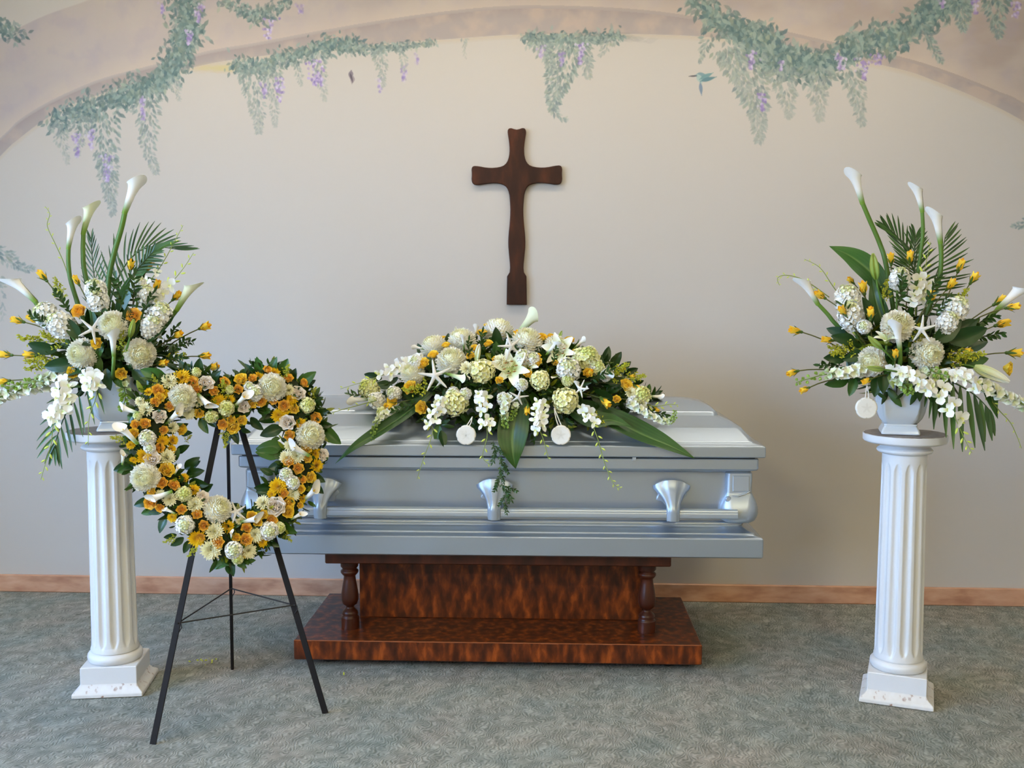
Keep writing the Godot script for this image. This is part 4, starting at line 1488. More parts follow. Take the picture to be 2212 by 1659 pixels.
func heart_near(p: Vector2) -> Array:                      # [distance, outward offset] from the wreath's centre line
	var best := 1e9
	var off := Vector2.ZERO
	for k in HEART.size() - 1:
		var q := Geometry2D.get_closest_point_to_segment(p, HEART[k], HEART[k + 1])
		if q.distance_to(p) < best:
			best = q.distance_to(p)
			off = p - q
	return [best, off]

func wpx(p: Vector2) -> Vector2:
	return Vector2(240 + p.x / 3.318, 760 + p.y / 3.318)

func wreath_at(x: float, y: float, lift := 0.0) -> Array:  # [point, normal] on the padded face of the wreath
	var h := heart_near(Vector2(x, y))
	var f: float = clampf(h[0] / 210.0, 0, 1)
	var p := wpx(Vector2(x, y))
	var o := 0.035 + 0.05 * sqrt(1 - f * f) + lift
	var rx := WN.cross(Vector3.UP).normalized() * -1.0
	var ry := WN.cross(rx) * -1.0
	if ry.y < 0:
		ry = -ry
	if rx.x < 0:
		rx = -rx
	var d: Vector2 = h[1] / 210.0
	var n := (WN + (rx * d.x - ry * d.y) * 0.75).normalized()
	return [on_plane(p.x, p.y, WO + WN * o, WN), n]

func easel_and_wreath() -> void:
	var fl := ground(330, 1608)
	var fr := ground(703, 1541)
	var fb := ground(502, 1446)
	var top := P(493, 822, 1.41)
	WO = top
	WN = (fr - fl).cross(top - fl).normalized()
	var mid := (fl + fr + fb) / 3
	var t := thing("wreath_easel", mid, "thin black three-legged wire easel holding the heart wreath", "easel")
	var back := -WN
	part("leg", bar_between(fl - mid, top - mid + back * 0.01, 0.021, 0.006, Vector3.RIGHT).mesh(), M.black, t)
	part("leg", bar_between(fr - mid, top - mid + back * 0.018, 0.021, 0.006, Vector3.RIGHT).mesh(), M.black, t)
	part("leg", bar_between(fb - mid, top - mid + back * 0.03, 0.01, 0.012, Vector3.RIGHT).mesh(), M.black, t)
	var a := fl.lerp(top, 0.314)
	var c := fr.lerp(top, 0.322)
	var e := fb.lerp(top, 0.3)
	for q in [[a, c], [a, e], [e, c]]:
		var b := MB.new()
		var u: Vector3 = (q[1] - q[0]).normalized()
		b.tube([q[0] - mid - u * 0.006, q[0] - mid, q[1] - mid, q[1] - mid + u * 0.006], 0.0026, 0.0026, 6)
		part("brace_wire", b.mesh(), M.wire, t)
	for q in [a, c, e]:
		var b := MB.new()
		b.tube([q - mid + Vector3(0.012, 0, 0.005), q - mid + Vector3(0.014, -0.014, 0.005), q - mid + Vector3(0.004, -0.03, 0.004)], 0.002, 0.002, 5)
		part("hook", b.mesh(), M.wire, t)
	for f in [[fl, 0.555], [fr, 0.555]]:
		var b := MB.new()
		b.lathe([Vector2(0.004, 0), Vector2(0.004, 0.002), Vector2(0.002, 0.003)], 10, Transform3D(Basis(Quaternion(Vector3.UP, WN)), f[0].lerp(top, f[1]) - mid + WN * 0.003))
		part("rivet", b.mesh(), M.chrome, t)
	# wreath
	var w := thing("heart_wreath", WO, "heart-shaped wreath of white and yellow flowers standing on a black easel", "wreath")
	var core := MB.new()
	var loop := []
	for k in 80:
		var f := k / 80.0 * (HEART.size() - 1)
		var q: Vector2 = HEART[int(f)].lerp(HEART[int(f) + 1], f - int(f))
		var p := wpx(q)
		loop.append(on_plane(p.x, p.y, WO + WN * 0.045, WN) - WO)
	var rows := []
	for k in 81:
		var o: Vector3 = loop[k % 80]
		var tn: Vector3 = (loop[(k + 1) % 80] - loop[(k + 79) % 80]).normalized()
		var x := tn.cross(WN).normalized()
		var row := PackedVector3Array()
		for s in 10:
			var an := TAU * s / 10
			row.append(o + x * cos(an) * 0.062 + WN * sin(an) * 0.034)
		rows.append(row)
	core.grid(rows, true)
	part("foam_base", core.mesh(), M.foam, w)
	filler(w, 2600, func(_i):
		var f := rng.randf() * (HEART.size() - 1)
		var q: Vector2 = HEART[int(f)].lerp(HEART[mini(int(f) + 1, HEART.size() - 1)], f - int(f)) + Vector2(rng.randfn(0, 75), rng.randfn(0, 75))
		var h := heart_near(q)
		if h[0] > 150:
			q -= h[1] * (1 - 150 / h[0])
		var r := wreath_at(q.x, q.y, -0.03)
		return [r[0], r[1]], 0.04)
	# leaves: place, image direction, length
	for q in [
		[400, 190, 165, 190, 0], [330, 260, 190, 130, 0], [620, 190, 80, 150, 1], [560, 190, 115, 140, 2], [700, 250, 55, 150, 1], [740, 280, 25, 110, 0], [1040, 190, 130, 130, 1], [1090, 180, 110, 150, 0], [1150, 180, 82, 150, 0], [1200, 190, 62, 160, 0], [1290, 230, 75, 120, 1], [1340, 250, 42, 170, 0], [1400, 240, 28, 80, 2], [1430, 380, 35, 110, 1], [1440, 450, 12, 130, 1], [1500, 550, -38, 185, 0], [1480, 520, -5, 110, 1], [1210, 470, 185, 150, 1], [1230, 540, 200, 170, 1], [1210, 620, 188, 60, 0], [1240, 680, 182, 200, 0], [1220, 740, 172, 180, 0], [1240, 790, 205, 120, 2], [1160, 960, 190, 130, 1], [1150, 1010, 175, 110, 1], [1430, 880, -25, 120, 1], [1440, 930, -48, 120, 1], [1400, 960, -20, 100, 0], [1200, 1220, -32, 160, 0], [1190, 1260, -55, 120, 0], [1230, 1180, 0, 110, 1], [1050, 1360, -12, 110, 0], [930, 1490, -2, 110, 0], [860, 1480, 205, 140, 0], [860, 1500, -82, 110, 1], [900, 1500, 330, 90, 0], [520, 1330, 215, 110, 1], [560, 1350, 250, 100, 1], [470, 1310, 190, 90, 1], [400, 1180, 240, 130, 1], [380, 1130, 190, 110, 2], [330, 1120, 200, 120, 0], [290, 1060, 196, 130, 1], [190, 800, 205, 150, 0], [170, 800, 180, 100, 0], [140, 800, 205, 130, 1], [200, 720, 130, 120, 1], [210, 520, 150, 110, 0], [190, 640, 165, 110, 0], [270, 350, 165, 90, 0], [500, 590, 12, 90, 1], [480, 560, 40, 90, 1], [540, 880, 12, 140, 1], [560, 930, -14, 150, 1], [530, 840, 40, 140, 1], [560, 830, 30, 100, 2], [650, 1010, 38, 110, 1], [640, 980, 12, 100, 1], [640, 470, -62, 130, 0], [690, 470, -42, 100, 1], [870, 560, -65, 110, 1], [930, 550, -20, 80, 1], [840, 560, -98, 120, 1], [1000, 470, -50, 130, 1], [1050, 420, 2, 110, 0], [870, 260, 92, 100, 1], [830, 300, 70, 110, 0], [930, 250, 130, 100, 1], [840, 1130, 32, 90, 1], [980, 1170, 22, 110, 1], [950, 1200, 60, 100, 1], [1360, 420, 45, 90, 1], [1360, 850, -35, 110, 1], [470, 720, 30, 110, 1], [420, 800, 60, 90, 1], [300, 560, 60, 90, 1], [340, 420, 20, 90, 1], [600, 400, -80, 90, 1], [760, 350, -20, 100, 1], [590, 1180, -30, 100, 1], [450, 1150, 60, 90, 1], [800, 1330, -70, 90, 1], [1160, 880, 150, 100, 1]]:
		var r := wreath_at(q[0], q[1], -0.035)
		var p: Vector3 = r[0]
		bloom(w, ["leaf", "leaf_dark", "leaf_blue"][q[4]], p, away(q[2], 0.25) + r[1] * 0.15, metres(q[3] / 3.318, p) * 1.08, rng.randf_range(-0.4, 0.4))
	for q in [[820, 560, -85, 130], [800, 330, 82, 150], [1235, 210, 68, 140], [130, 640, 165, 130], [620, 1380, 235, 110], [905, 1290, 200, 90], [1430, 330, 60, 100], [1100, 1140, 30, 90], [340, 250, 110, 100], [900, 1170, 75, 100], [470, 1330, 200, 100], [1240, 1300, -40, 90], [530, 640, 40, 80]]:
		var r := wreath_at(q[0], q[1], -0.01)
		bloom(w, "solidago", r[0], away(q[2], 0.35), metres(q[3] / 3.318, r[0]))
	# flowers: place and radius
	var put := {
		"mum": [[510, 330, 100], [1150, 255, 102], [1425, 600, 103], [245, 900, 103], [760, 1130, 103]],
		"daisy_cream": [[415, 215, 58], [600, 1095, 62], [740, 1290, 66], [1030, 1310, 60], [1090, 1085, 54], [715, 1420, 74], [985, 1425, 58], [555, 435, 50], [395, 760, 64], [250, 412, 52], [1270, 275, 44], [1260, 760, 54], [1330, 745, 60], [1305, 1025, 48], [420, 1055, 52], [1280, 672, 40], [620, 350, 46], [440, 540, 44]],
		"daisy_yellow": [[510, 185, 66], [770, 350, 54], [235, 750, 66], [1200, 970, 72], [590, 990, 46], [1060, 175, 36], [1170, 150, 42], [835, 1255, 52], [615, 1335, 66], [845, 345, 46], [1470, 815, 54], [370, 640, 50], [1200, 455, 54], [1150, 1020, 36], [945, 1445, 42], [1085, 1360, 46], [1360, 520, 46], [520, 905, 40], [440, 635, 44], [430, 700, 38], [440, 1185, 40], [1290, 345, 50], [1465, 730, 44], [1250, 420, 44], [270, 290, 34], [380, 300, 40]],
		"rose_orange": [[335, 275, 46], [580, 215, 48], [615, 270, 40], [735, 282, 40], [318, 360, 40], [420, 390, 40], [175, 520, 36], [245, 515, 44], [375, 560, 36], [345, 690, 40], [800, 520, 42], [1120, 130, 34], [1015, 190, 34], [1270, 190, 38], [1382, 225, 38], [1165, 350, 32], [1240, 385, 46], [1465, 475, 48], [1280, 600, 42], [1270, 785, 44], [1340, 835, 44], [1370, 915, 34], [1235, 1015, 40], [1150, 1205, 44], [365, 940, 44], [450, 955, 44], [285, 1080, 54], [505, 1130, 40], [615, 1165, 40], [665, 1245, 42], [765, 1365, 48], [640, 1330, 36], [970, 1260, 42], [965, 1345, 50], [1075, 355, 42]],
		"rose_yellow": [[860, 490, 36], [875, 540, 52], [935, 490, 40], [930, 200, 50], [1315, 412, 38], [1360, 985, 34], [1430, 900, 44], [1275, 1080, 46], [1270, 1150, 46], [1355, 1100, 26], [1090, 1165, 40], [395, 845, 60], [500, 555, 44], [632, 440, 40], [1400, 700, 40], [350, 330, 40], [1010, 370, 40]],
		"rose_white": [[680, 225, 60], [345, 465, 54], [295, 770, 62], [1340, 300, 56], [1265, 505, 60], [655, 1045, 52], [1185, 1110, 74], [950, 395, 48], [1520, 738, 46]],
		"stock": [[260, 620, 72], [275, 690, 50], [1025, 295, 72], [1255, 880, 58], [1300, 940, 60], [530, 1240, 78], [880, 1420, 76], [1130, 1280, 80], [985, 250, 44]],
		"stock_green": [[825, 405, 66], [1405, 385, 66], [520, 1020, 66], [1205, 1260, 50], [720, 465, 54], [905, 1480, 50]],
	}
	# small blooms tucked into the gaps that are left
	var taken := []
	for kind in put:
		for q in put[kind]:
			taken.append(q)
	var extra := ["rose_yellow", "daisy_yellow", "rose_orange", "stock_green", "rose_yellow", "daisy_cream"]
	var added := 0
	for i in 900:
		var f := rng.randf() * (HEART.size() - 1.01)
		var g: Vector2 = HEART[int(f)].lerp(HEART[int(f) + 1], f - int(f)) + Vector2(rng.randf_range(-125, 125), rng.randf_range(-125, 125))
		var room_left: float = 150 - heart_near(g)[0]
		for q in taken:
			room_left = minf(room_left, g.distance_to(Vector2(q[0], q[1])) - q[2] * 0.82)
		if room_left > 26 and added < 60:
			added += 1
			var small := [g.x, g.y, minf(room_left + 6, 42)]
			taken.append(small)
			put[extra[added % 6]].append(small)
	for kind in put:
		for q in put[kind]:
			var lift: float = {"mum": 0.0, "daisy_cream": -0.004, "daisy_yellow": -0.008}.get(kind, 0.004)
			var r := wreath_at(q[0], q[1], lift)
			var n: Vector3 = r[1] + Vector3(rng.randf_range(-0.2, 0.2), rng.randf_range(-0.1, 0.25), 0.25)
			bloom(w, kind, r[0], n, metres(q[2] / 3.318, r[0]) * (1.0 if kind != "daisy_cream" else 1.1), rng.randf() * TAU)
	# callas: mouth, base
	for q in [[735, 395, 620, 300, 0.8], [515, 412, 395, 512, 0.5], [72, 395, 200, 440, 0.3], [85, 520, 190, 660, 0.8], [990, 295, 885, 390, 0.6], [1300, 660, 1420, 745, 0.9], [300, 1050, 440, 1000, 0.9], [1075, 1185, 930, 1220, 0.5], [1495, 960, 1380, 1065, 0.8], [1380, 1150, 1290, 1200, 0.3], [385, 1120, 460, 1160, 0.4], [490, 815, 455, 880, 0.5], [868, 1280, 862, 1340, 0.8], [700, 465, 765, 475, 0.6], [95, 720, 80, 810, 0.4]]:
		var r := wreath_at((q[0] + q[2]) / 2.0, (q[1] + q[3]) / 2.0, 0.015)
		calla(w, "calla", wpx(Vector2(q[0], q[1])), wpx(Vector2(q[2], q[3])), r[0].z, q[4] * 0.45, [2.4, 3.9, 2.9, 4.2][int(q[0]) % 4])
	var s := wreath_at(895, 1150, 0.035)
	starfish(s[0], metres(26, s[0]), WN + Vector3(0, 0.3, 0), 0.5, "small cream starfish in the lower middle of the heart wreath")

# ---------------------------------------------------------------- the spray on the casket
func lid_height(z: float) -> float:                        # the closed lid's surface across its middle
	var d := absf(z - CZ)
	var q := [[0.0, 1.068], [0.105, 1.054], [0.165, 1.025], [0.176, 1.01], [0.26, 0.97], [0.327, 0.928], [0.358, 0.905], [0.36, 0.5]]
	for k in q.size() - 1:
		if d <= q[k + 1][0]:
			return lerpf(q[k][1], q[k + 1][1], (d - q[k][0]) / (q[k + 1][0] - q[k][0]))
	return 0.5

func over_lid(p: Vector3, clear: float) -> Vector3:        # brought towards the eye until it clears the lid
	var d := (EYE - p).normalized() * 0.004
	for i in 80:
		if p.y > lid_height(p.z - clear) + clear and p.y > lid_height(p.z) + clear:
			break
		p += d
	return p

func hit_over_lid(x: float, y: float, c: Vector3, rad: Vector3) -> Array:
	var h := hit(x, y, c, rad)
	return [over_lid(h[0], 0.025), h[1]]

func casket_spray() -> void:
	var c := Vector3(-0.15, 1.0, 0.80)
	var rad := Vector3(0.68, 0.345, 0.33)
	var px := func(x: float, y: float) -> Vector2: return Vector2(690 + x / 2.665, 660 + y / 2.665)
	var k := 1 / 2.665
	var w := thing("casket_spray", Vector3(-0.15, 1.03, 0.8), "long arched spray of white and yellow flowers lying on the casket lid", "flower arrangement")
	var b := MB.new()
	var rows := []
	for i in 11:
		var t := i / 10.0
		var row := PackedVector3Array()
		for q in 14:
			var a := PI * q / 13.0
			var s := sqrt(maxf(0.02, 1 - pow(2 * t - 1, 2)))
			row.append(Vector3((t - 0.5) * 1.0, 0.045 + sin(a) * 0.17 * s, cos(a) * 0.09 * s))
		rows.append(row)
	b.grid(rows)
	part("foam_base", b.mesh(), M.foam, w)
	filler(w, 2200, func(_i):
		var a := rng.randf_range(-0.25, PI + 0.05)
		var x := clampf(rng.randfn(0, 0.48), -0.97, 0.97)
		var s := sqrt(1 - x * x)
		var n := Vector3(x * 0.8, maxf(sin(a), -0.1) * s, absf(cos(a)) * s if rng.randf() < 0.85 else -0.5 * s)
		var p := c + Vector3(x, sin(a) * s, n.z) * rad * rng.randf_range(0.66, 0.88)
		p.y = maxf(p.y, lid_height(p.z) + 0.012)
		return [p, n], 0.045)
	# the three big blades draped over the lid's front
	var dk := rgb(24, 52, 20)
	var lt := rgb(46, 88, 30)
	var drape := func(pts: Array) -> Array:
		var out := []
		for q in pts:
			var s: Vector2 = px.call(q[0], q[1])
			out.append(over_lid(P(s.x, s.y, q[2]), 0.012))
		return out
	blade(w, "broad_leaf", drape.call([[640, 500, 1.0], [500, 620, 1.07], [350, 720, 1.12], [200, 815, 1.155], [92, 910, 1.165]]), 0.062, Vector3(0.1, 0.8, 0.6), dk, lt, 0.2, 0.7)
	blade(w, "broad_leaf", drape.call([[1140, 520, 1.1], [1125, 650, 1.14], [1110, 760, 1.16], [1115, 860, 1.17], [1130, 940, 1.165]]), 0.12, Vector3(0, 0.25, 1), dk, lt, 0.15, 0.75)
	blade(w, "broad_leaf", drape.call([[1500, 560, 1.02], [1660, 640, 1.07], [1850, 735, 1.11], [2020, 810, 1.15], [2160, 880, 1.165]]), 0.1, Vector3(-0.15, 0.8, 0.6), dk, lt, 0.25, 0.85)
	blade(w, "broad_leaf", drape.call([[1440, 600, 1.06], [1560, 660, 1.1], [1680, 660, 1.1], [1800, 700, 1.12]]), 0.07, Vector3(0, 0.6, 0.8), dk, lt, 0.2, 0.8)
	for q in [[700, 720, -70, 110, 1], [690, 690, -95, 120, 0], [880, 640, -80, 130, 1], [1300, 300, 60, 130, 0], [1330, 330, 20, 120, 1], [1280, 360, -100, 130, 0], [1400, 320, -20, 140, 1], [1250, 380, -40, 120, 1], [1320, 470, 170, 140, 0], [1480, 500, 150, 160, 0], [1560, 500, -30, 200, 1], [1620, 450, 10, 150, 1], [1680, 360, 60, 120, 1], [1640, 330, 75, 110, 1], [1720, 390, 45, 110, 1], [1750, 400, 20, 100, 1], [1880, 520, 80, 80, 0], [1280, 240, 100, 90, 1], [1015, 260, 85, 150, 1], [1010, 330, 80, 140, 0], [830, 260, 85, 110, 1], [1060, 250, 60, 90, 1], [620, 500, 190, 200, 1], [560, 560, 210, 180, 1], [420, 460, 185, 120, 1], [360, 420, 175, 120, 1], [470, 620, 200, 160, 1], [900, 480, -90, 140, 1], [1010, 470, -110, 130, 1], [1220, 500, -70, 120, 0], [1150, 480, -95, 140, 1], [1400, 640, -60, 120, 1], [780, 430, 20, 150, 1], [870, 430, -20, 150, 0], [1100, 450, 200, 150, 1], [1180, 690, -95, 120, 1], [620, 560, -60, 120, 1], [1040, 620, -80, 140, 1], [1650, 500, 30, 140, 1], [1780, 560, -20, 150, 1], [600, 290, 120, 90, 1], [740, 240, 85, 90, 1], [1060, 370, 250, 120, 1], [1230, 280, 80, 100, 1], [950, 600, -85, 120, 0]]:
		var s: Vector2 = px.call(q[0], q[1])
		var h := hit_over_lid(s.x, s.y, c, rad * 0.8)
		bloom(w, ["leaf", "leaf_dark", "leaf_blue"][q[4]], h[0], away(q[2], 0.2) + h[1] * 0.2, metres(q[3] * k, h[0]) * 0.95, rng.randf_range(-0.5, 0.5))
	for q in [[860, 310, 90, 120], [1660, 420, 40, 150], [1560, 430, 30, 140], [1750, 420, 10, 130], [1340, 350, 80, 110], [930, 260, 85, 120], [300, 520, 175, 130], [560, 560, 200, 140], [640, 470, 185, 160], [1220, 660, -80, 120], [1100, 690, -90, 120], [720, 610, 200, 120], [1540, 620, -30, 130], [1860, 600, -10, 140]]:
		var s: Vector2 = px.call(q[0], q[1])
		var h := hit_over_lid(s.x, s.y, c, rad * 0.97)
		bloom(w, "solidago" if int(q[0]) % 3 == 1 else "sprig", h[0], away(q[2], 0.3), metres(q[3] * k, h[0]))
	var put := {
		"mum": [[660, 245, 76], [820, 208, 78], [1030, 158, 86], [1195, 212, 86], [760, 325, 84], [535, 395, 66], [1360, 232, 62]],
		"rose_yellow": [[935, 160, 32], [705, 190, 24], [730, 230, 27], [655, 285, 31], [600, 335, 37], [525, 472, 44], [425, 545, 37], [395, 592, 34], [590, 588, 42], [970, 220, 30], [895, 245, 25], [1015, 315, 26], [1035, 432, 24], [1280, 185, 34], [1440, 200, 30], [1250, 325, 32], [1255, 293, 22], [1355, 330, 20], [1200, 395, 26], [1475, 270, 24], [1545, 390, 32], [1765, 462, 40], [1710, 540, 24], [960, 112, 16], [1330, 176, 20], [870, 290, 26], [1580, 300, 22]],
		"stock": [[1435, 372, 76], [330, 548, 54], [430, 505, 46], [1170, 300, 52], [770, 510, 46], [1390, 235, 40], [400, 640, 42], [440, 610, 40], [1810, 555, 44], [700, 590, 46], [840, 510, 40], [930, 530, 44], [1060, 540, 44], [1165, 455, 40], [1230, 310, 44], [1650, 400, 40], [560, 330, 46], [1580, 350, 44]],
		"hydrangea": [[935, 378, 72], [780, 560, 76], [1415, 548, 76], [1270, 432, 58]],
		"stock_green": [[1540, 310, 78], [285, 480, 64], [1600, 360, 48], [1850, 520, 62], [1500, 290, 50], [370, 620, 46], [1430, 430, 40]],
		"daisy_cream": [[1040, 320, 42], [850, 365, 44], [1790, 500, 36], [1080, 330, 36], [690, 560, 34]],
	}
	for kind in put:
		for q in put[kind]:
			var s: Vector2 = px.call(q[0], q[1])
			var h := hit_over_lid(s.x, s.y, c, rad * (0.95 if kind == "mum" else 1.0))
			var n: Vector3 = h[1] + Vector3(rng.randf_range(-0.25, 0.25), rng.randf_range(-0.05, 0.3), 0.3)
			bloom(w, kind, h[0], n, metres(q[2] * k, h[0]) * 1.04, rng.randf() * TAU)
	for q in [[1135, 165, 95, 34], [955, 560, 250, 34], [1195, 605, 262, 36], [1840, 482, -35, 40], [1650, 560, -42, 44], [1940, 600, -40, 28], [1745, 368, 40, 24], [1800, 408, 10, 26], [410, 575, 200, 36], [1560, 385, 60, 30]]:
		var s: Vector2 = px.call(q[0], q[1])
		var h := hit_over_lid(s.x, s.y, c, rad * 1.03)
		var o := bloom(w, "rose_bud", h[0], away(q[2], 0.5), metres(q[3] * k, h[0]), rng.randf() * TAU)
		var back: Vector3 = h[0] - away(q[2], 0.5) * 0.03
		stem(o, bezier(over_lid(back.lerp(c + Vector3(0, 0.16, 0.1), 0.55), 0.012), over_lid(back.lerp(c + Vector3(0, 0.16, 0.1), 0.2), 0.012), back, 5), 0.0028, 0.0024, rgb(72, 58, 36), rgb(88, 104, 44))
	# callas and slim white buds: mouth, base, share towards the room
	for q in [[1250, 42, 1125, 185, 0.3, "calla_green"], [905, 112, 900, 190, 0.2, "calla"], [828, 172, 832, 240, 0.2, "calla"], [540, 235, 605, 252, 0.2, "calla"], [1092, 190, 1066, 250, 0.2, "calla"], [1528, 192, 1470, 245, 0.2, "calla"], [1375, 205, 1310, 280, 0.4, "calla"], [180, 540, 295, 538, 0.3, "calla"], [1975, 525, 1900, 522, 0.3, "calla"], [845, 420, 740, 395, 0.5, "calla_green"], [700, 440, 670, 470, 0.4, "calla"], [1690, 400, 1610, 410, 0.4, "calla"], [1480, 430, 1500, 500, 0.4, "calla"], [1545, 470, 1510, 500, 0.4, "calla"], [870, 420, 845, 400, 0.5, "calla"], [1335, 415, 1370, 410, 0.4, "calla"]]:
		var m: Vector2 = px.call(q[0], q[1])
		var a: Vector2 = px.call(q[2], q[3])
		var h := hit_over_lid((m.x + a.x) / 2, (m.y + a.y) / 2, c, rad * 1.02)
		var z: float = h[0].z
		var e: Vector2 = a + (a - m) * 0.6
		calla(w, q[5], m, a, z, q[4], rng.randf_range(-0.6, 0.6), [[e.x, e.y, z - 0.03]])
	for q in [[1108, 365, 118], [1385, 265, 100], [1200, 345, 70]]:
		var s: Vector2 = px.call(q[0], q[1])
		var h := hit_over_lid(s.x, s.y, c, rad * 0.98)
		bloom(w, "lily", h[0], Vector3(-0.15, 0.25, 1), metres(q[2] * k, h[0]), 0.3)
	for q in [[912, 272, 80, 56, "lily_bud_white"], [785, 148, 88, 30, "lily_bud_white"], [1385, 175, 70, 34, "lily_bud"]]:
		var s: Vector2 = px.call(q[0], q[1])
		var h := hit_over_lid(s.x, s.y, c, rad * 1.03)
		bloom(w, q[4], h[0], away(q[2], 0.3), metres(q[3] * k, h[0]), 0.4)
	# orchids that hang over the front, and others at the ends
	orchid(w, drape.call([[720, 520, 1.12], [690, 580, 1.15], [645, 670, 1.165], [650, 740, 1.175], [600, 880, 1.185], [562, 1000, 1.185]]), 7, 8, 0.027, 0.05, 0.45)
	orchid(w, drape.call([[935, 480, 1.12], [945, 560, 1.16], [955, 660, 1.18], [966, 750, 1.185], [940, 870, 1.19], [985, 918, 1.19]]), 8, 6, 0.027, 0.05, 0.52)
	orchid(w, drape.call([[1275, 540, 1.12], [1270, 620, 1.16], [1265, 700, 1.175], [1292, 780, 1.18], [1320, 890, 1.185]]), 9, 6, 0.028, 0.05, 0.55)
	orchid(w, drape.call([[1520, 590, 1.1], [1550, 640, 1.14], [1600, 760, 1.165], [1640, 900, 1.18], [1690, 1020, 1.185], [1735, 1055, 1.185]]), 6, 15, 0.026, 0.02, 0.28)
	orchid(w, drape.call([[600, 300, 0.9], [500, 320, 0.92], [400, 385, 0.95], [280, 430, 0.97], [120, 480, 0.98]]), 9, 7, 0.031, 0.05, 0.6)
	orchid(w, drape.call([[330, 545, 1.02], [220, 575, 1.04], [110, 605, 1.05], [40, 630, 1.06]]), 0, 6, 0.018, 0.0, 0.1)
	orchid(w, drape.call([[1830, 560, 1.0], [1930, 580, 1.02], [2010, 570, 1.03], [2066, 572, 1.03]]), 3, 7, 0.024, 0.0, 0.2)
	spike(w, "snapdragon_spike", drape.call([[1085, 520, 1.14], [1065, 600, 1.165], [1070, 700, 1.175]]), 0.019, 0.012, 0.5, 34)
	spike(w, "snapdragon_spike", drape.call([[1130, 560, 1.13], [1120, 620, 1.15], [1095, 660, 1.165]]), 0.014, 0.008, 0.1, 22)
	spike(w, "snapdragon_spike", drape.call([[400, 610, 1.08], [340, 650, 1.11], [312, 720, 1.13], [310, 775, 1.14]]), 0.016, 0.008, 0.25, 30)
	spike(w, "snapdragon_spike", drape.call([[1790, 560, 1.06], [1880, 620, 1.09], [1990, 668, 1.11], [2040, 650, 1.11], [2046, 605, 1.1]]), 0.019, 0.007, 0.42, 44)
	# trailing ruscus
	var trail := smooth_path(drape.call([[1000, 780, 1.16], [1035, 860, 1.185], [1040, 950, 1.19], [1045, 1020, 1.19], [1080, 1060, 1.19], [1062, 1150, 1.185]]), 6)
	for i in range(0, trail.size() - 1, 2):
		var d: Vector3 = (trail[i + 1] - trail[i])
		var o := bloom(w, "sprig", trail[i], d.normalized() + Vector3(rng.randf_range(-0.7, 0.7), 0, rng.randf_range(-0.2, 0.4)), 0.055 * rng.randf_range(0.8, 1.2))
		o.name = "ruscus_sprig"
	starfish_at(c, rad, px.call(665, 405), 98 * k, Vector3(0.1, 0.25, 1), 0.15, "large cream starfish left of centre on the casket spray, below a white chrysanthemum")
	starfish_at(c, rad, px.call(1100, 235), 82 * k, Vector3(0.5, 0.1, 1), 0.0, "cream starfish near the top of the casket spray above the open white lily")
	starfish_at(c, rad, px.call(1145, 525), 62 * k, Vector3(0.1, -0.5, 1), 0.9, "cream starfish low in the middle of the casket spray")
	starfish_at(c, rad, px.call(1505, 480), 58 * k, Vector3(-0.8, 0.4, 1), 0.3, "small cream starfish right of centre on the casket spray")
	var s1: Vector2 = px.call(845, 745)
	var s2: Vector2 = px.call(1390, 745)
	var t1: Vector2 = px.call(880, 640)
	var t2: Vector2 = px.call(1352, 590)
	sand_dollar(P(s1.x, s1.y, 1.155), 0.0385, P(t1.x, t1.y, 1.13), Vector3(0, 0.35, 1), "white sand dollar hanging over the front of the casket lid, left of the centre leaf")
	sand_dollar(P(s2.x, s2.y, 1.155), 0.0385, P(t2.x, t2.y, 1.13), Vector3(0, 0.35, 1), "greyish sand dollar hanging over the front of the casket lid, right of the centre leaf")

func starfish_at(c: Vector3, rad: Vector3, s: Vector2, r: float, face: Vector3, roll: float, label: String) -> void:
	var h := hit_over_lid(s.x, s.y, c, rad * 1.13)
	starfish(h[0], metres(r, h[0]), face, roll, label)

# ---------------------------------------------------------------- the two vase arrangements
# buds: place, image direction, half length; every stem runs back to the vase's mouth
func long_buds(w: Node3D, px: Callable, k: float, list: Array, c: Vector3, mouth: Vector3) -> void:
	for q in list:
		var s: Vector2 = px.call(q[0], q[1])
		var p := P(s.x, s.y, c.z + q[4])
		var d := away(q[2], 0.15 + q[4])
		var o := bloom(w, "rose_bud", p, d, metres(q[3] * k, p), rng.randf() * TAU)
		var e: Vector3 = p - d * metres(q[3] * k, p) * 1.1
		var m := mouth + (p - mouth) * Vector3(0.18, 0.12, 0.18)
		stem(o, bezier(m, e - d * (e - m).length() * 0.45 + Vector3(0, rng.randf_range(-0.015, 0.015), 0), e, 8), 0.0026, 0.0022, rgb(66, 52, 34), rgb(96, 100, 46))

func scatter(w: Node3D, px: Callable, k: float, put: Dictionary, c: Vector3, rad: Vector3, mouth: Vector3) -> void:
	for kind in put:
		for q in put[kind]:
			var s: Vector2 = px.call(q[0], q[1])
			var h := hit(s.x, s.y, c, rad * (0.92 if kind == "mum" else 1.0))
			var n: Vector3 = h[1] + Vector3(0, 0.15, 0.35)
			if q.size() > 3:
				n = away(q[3], 0.5)
			var o := bloom(w, kind, h[0], n, metres(q[2] * k, h[0]), rng.randf() * TAU)
			if q.size() > 3:
				var e: Vector3 = h[0] - n.normalized() * metres(q[2] * k, h[0]) * 0.8
				stem(o, bezier(mouth, e - n.normalized() * 0.08, e, 7), 0.004, 0.004, rgb(78, 106, 44), rgb(104, 136, 60))

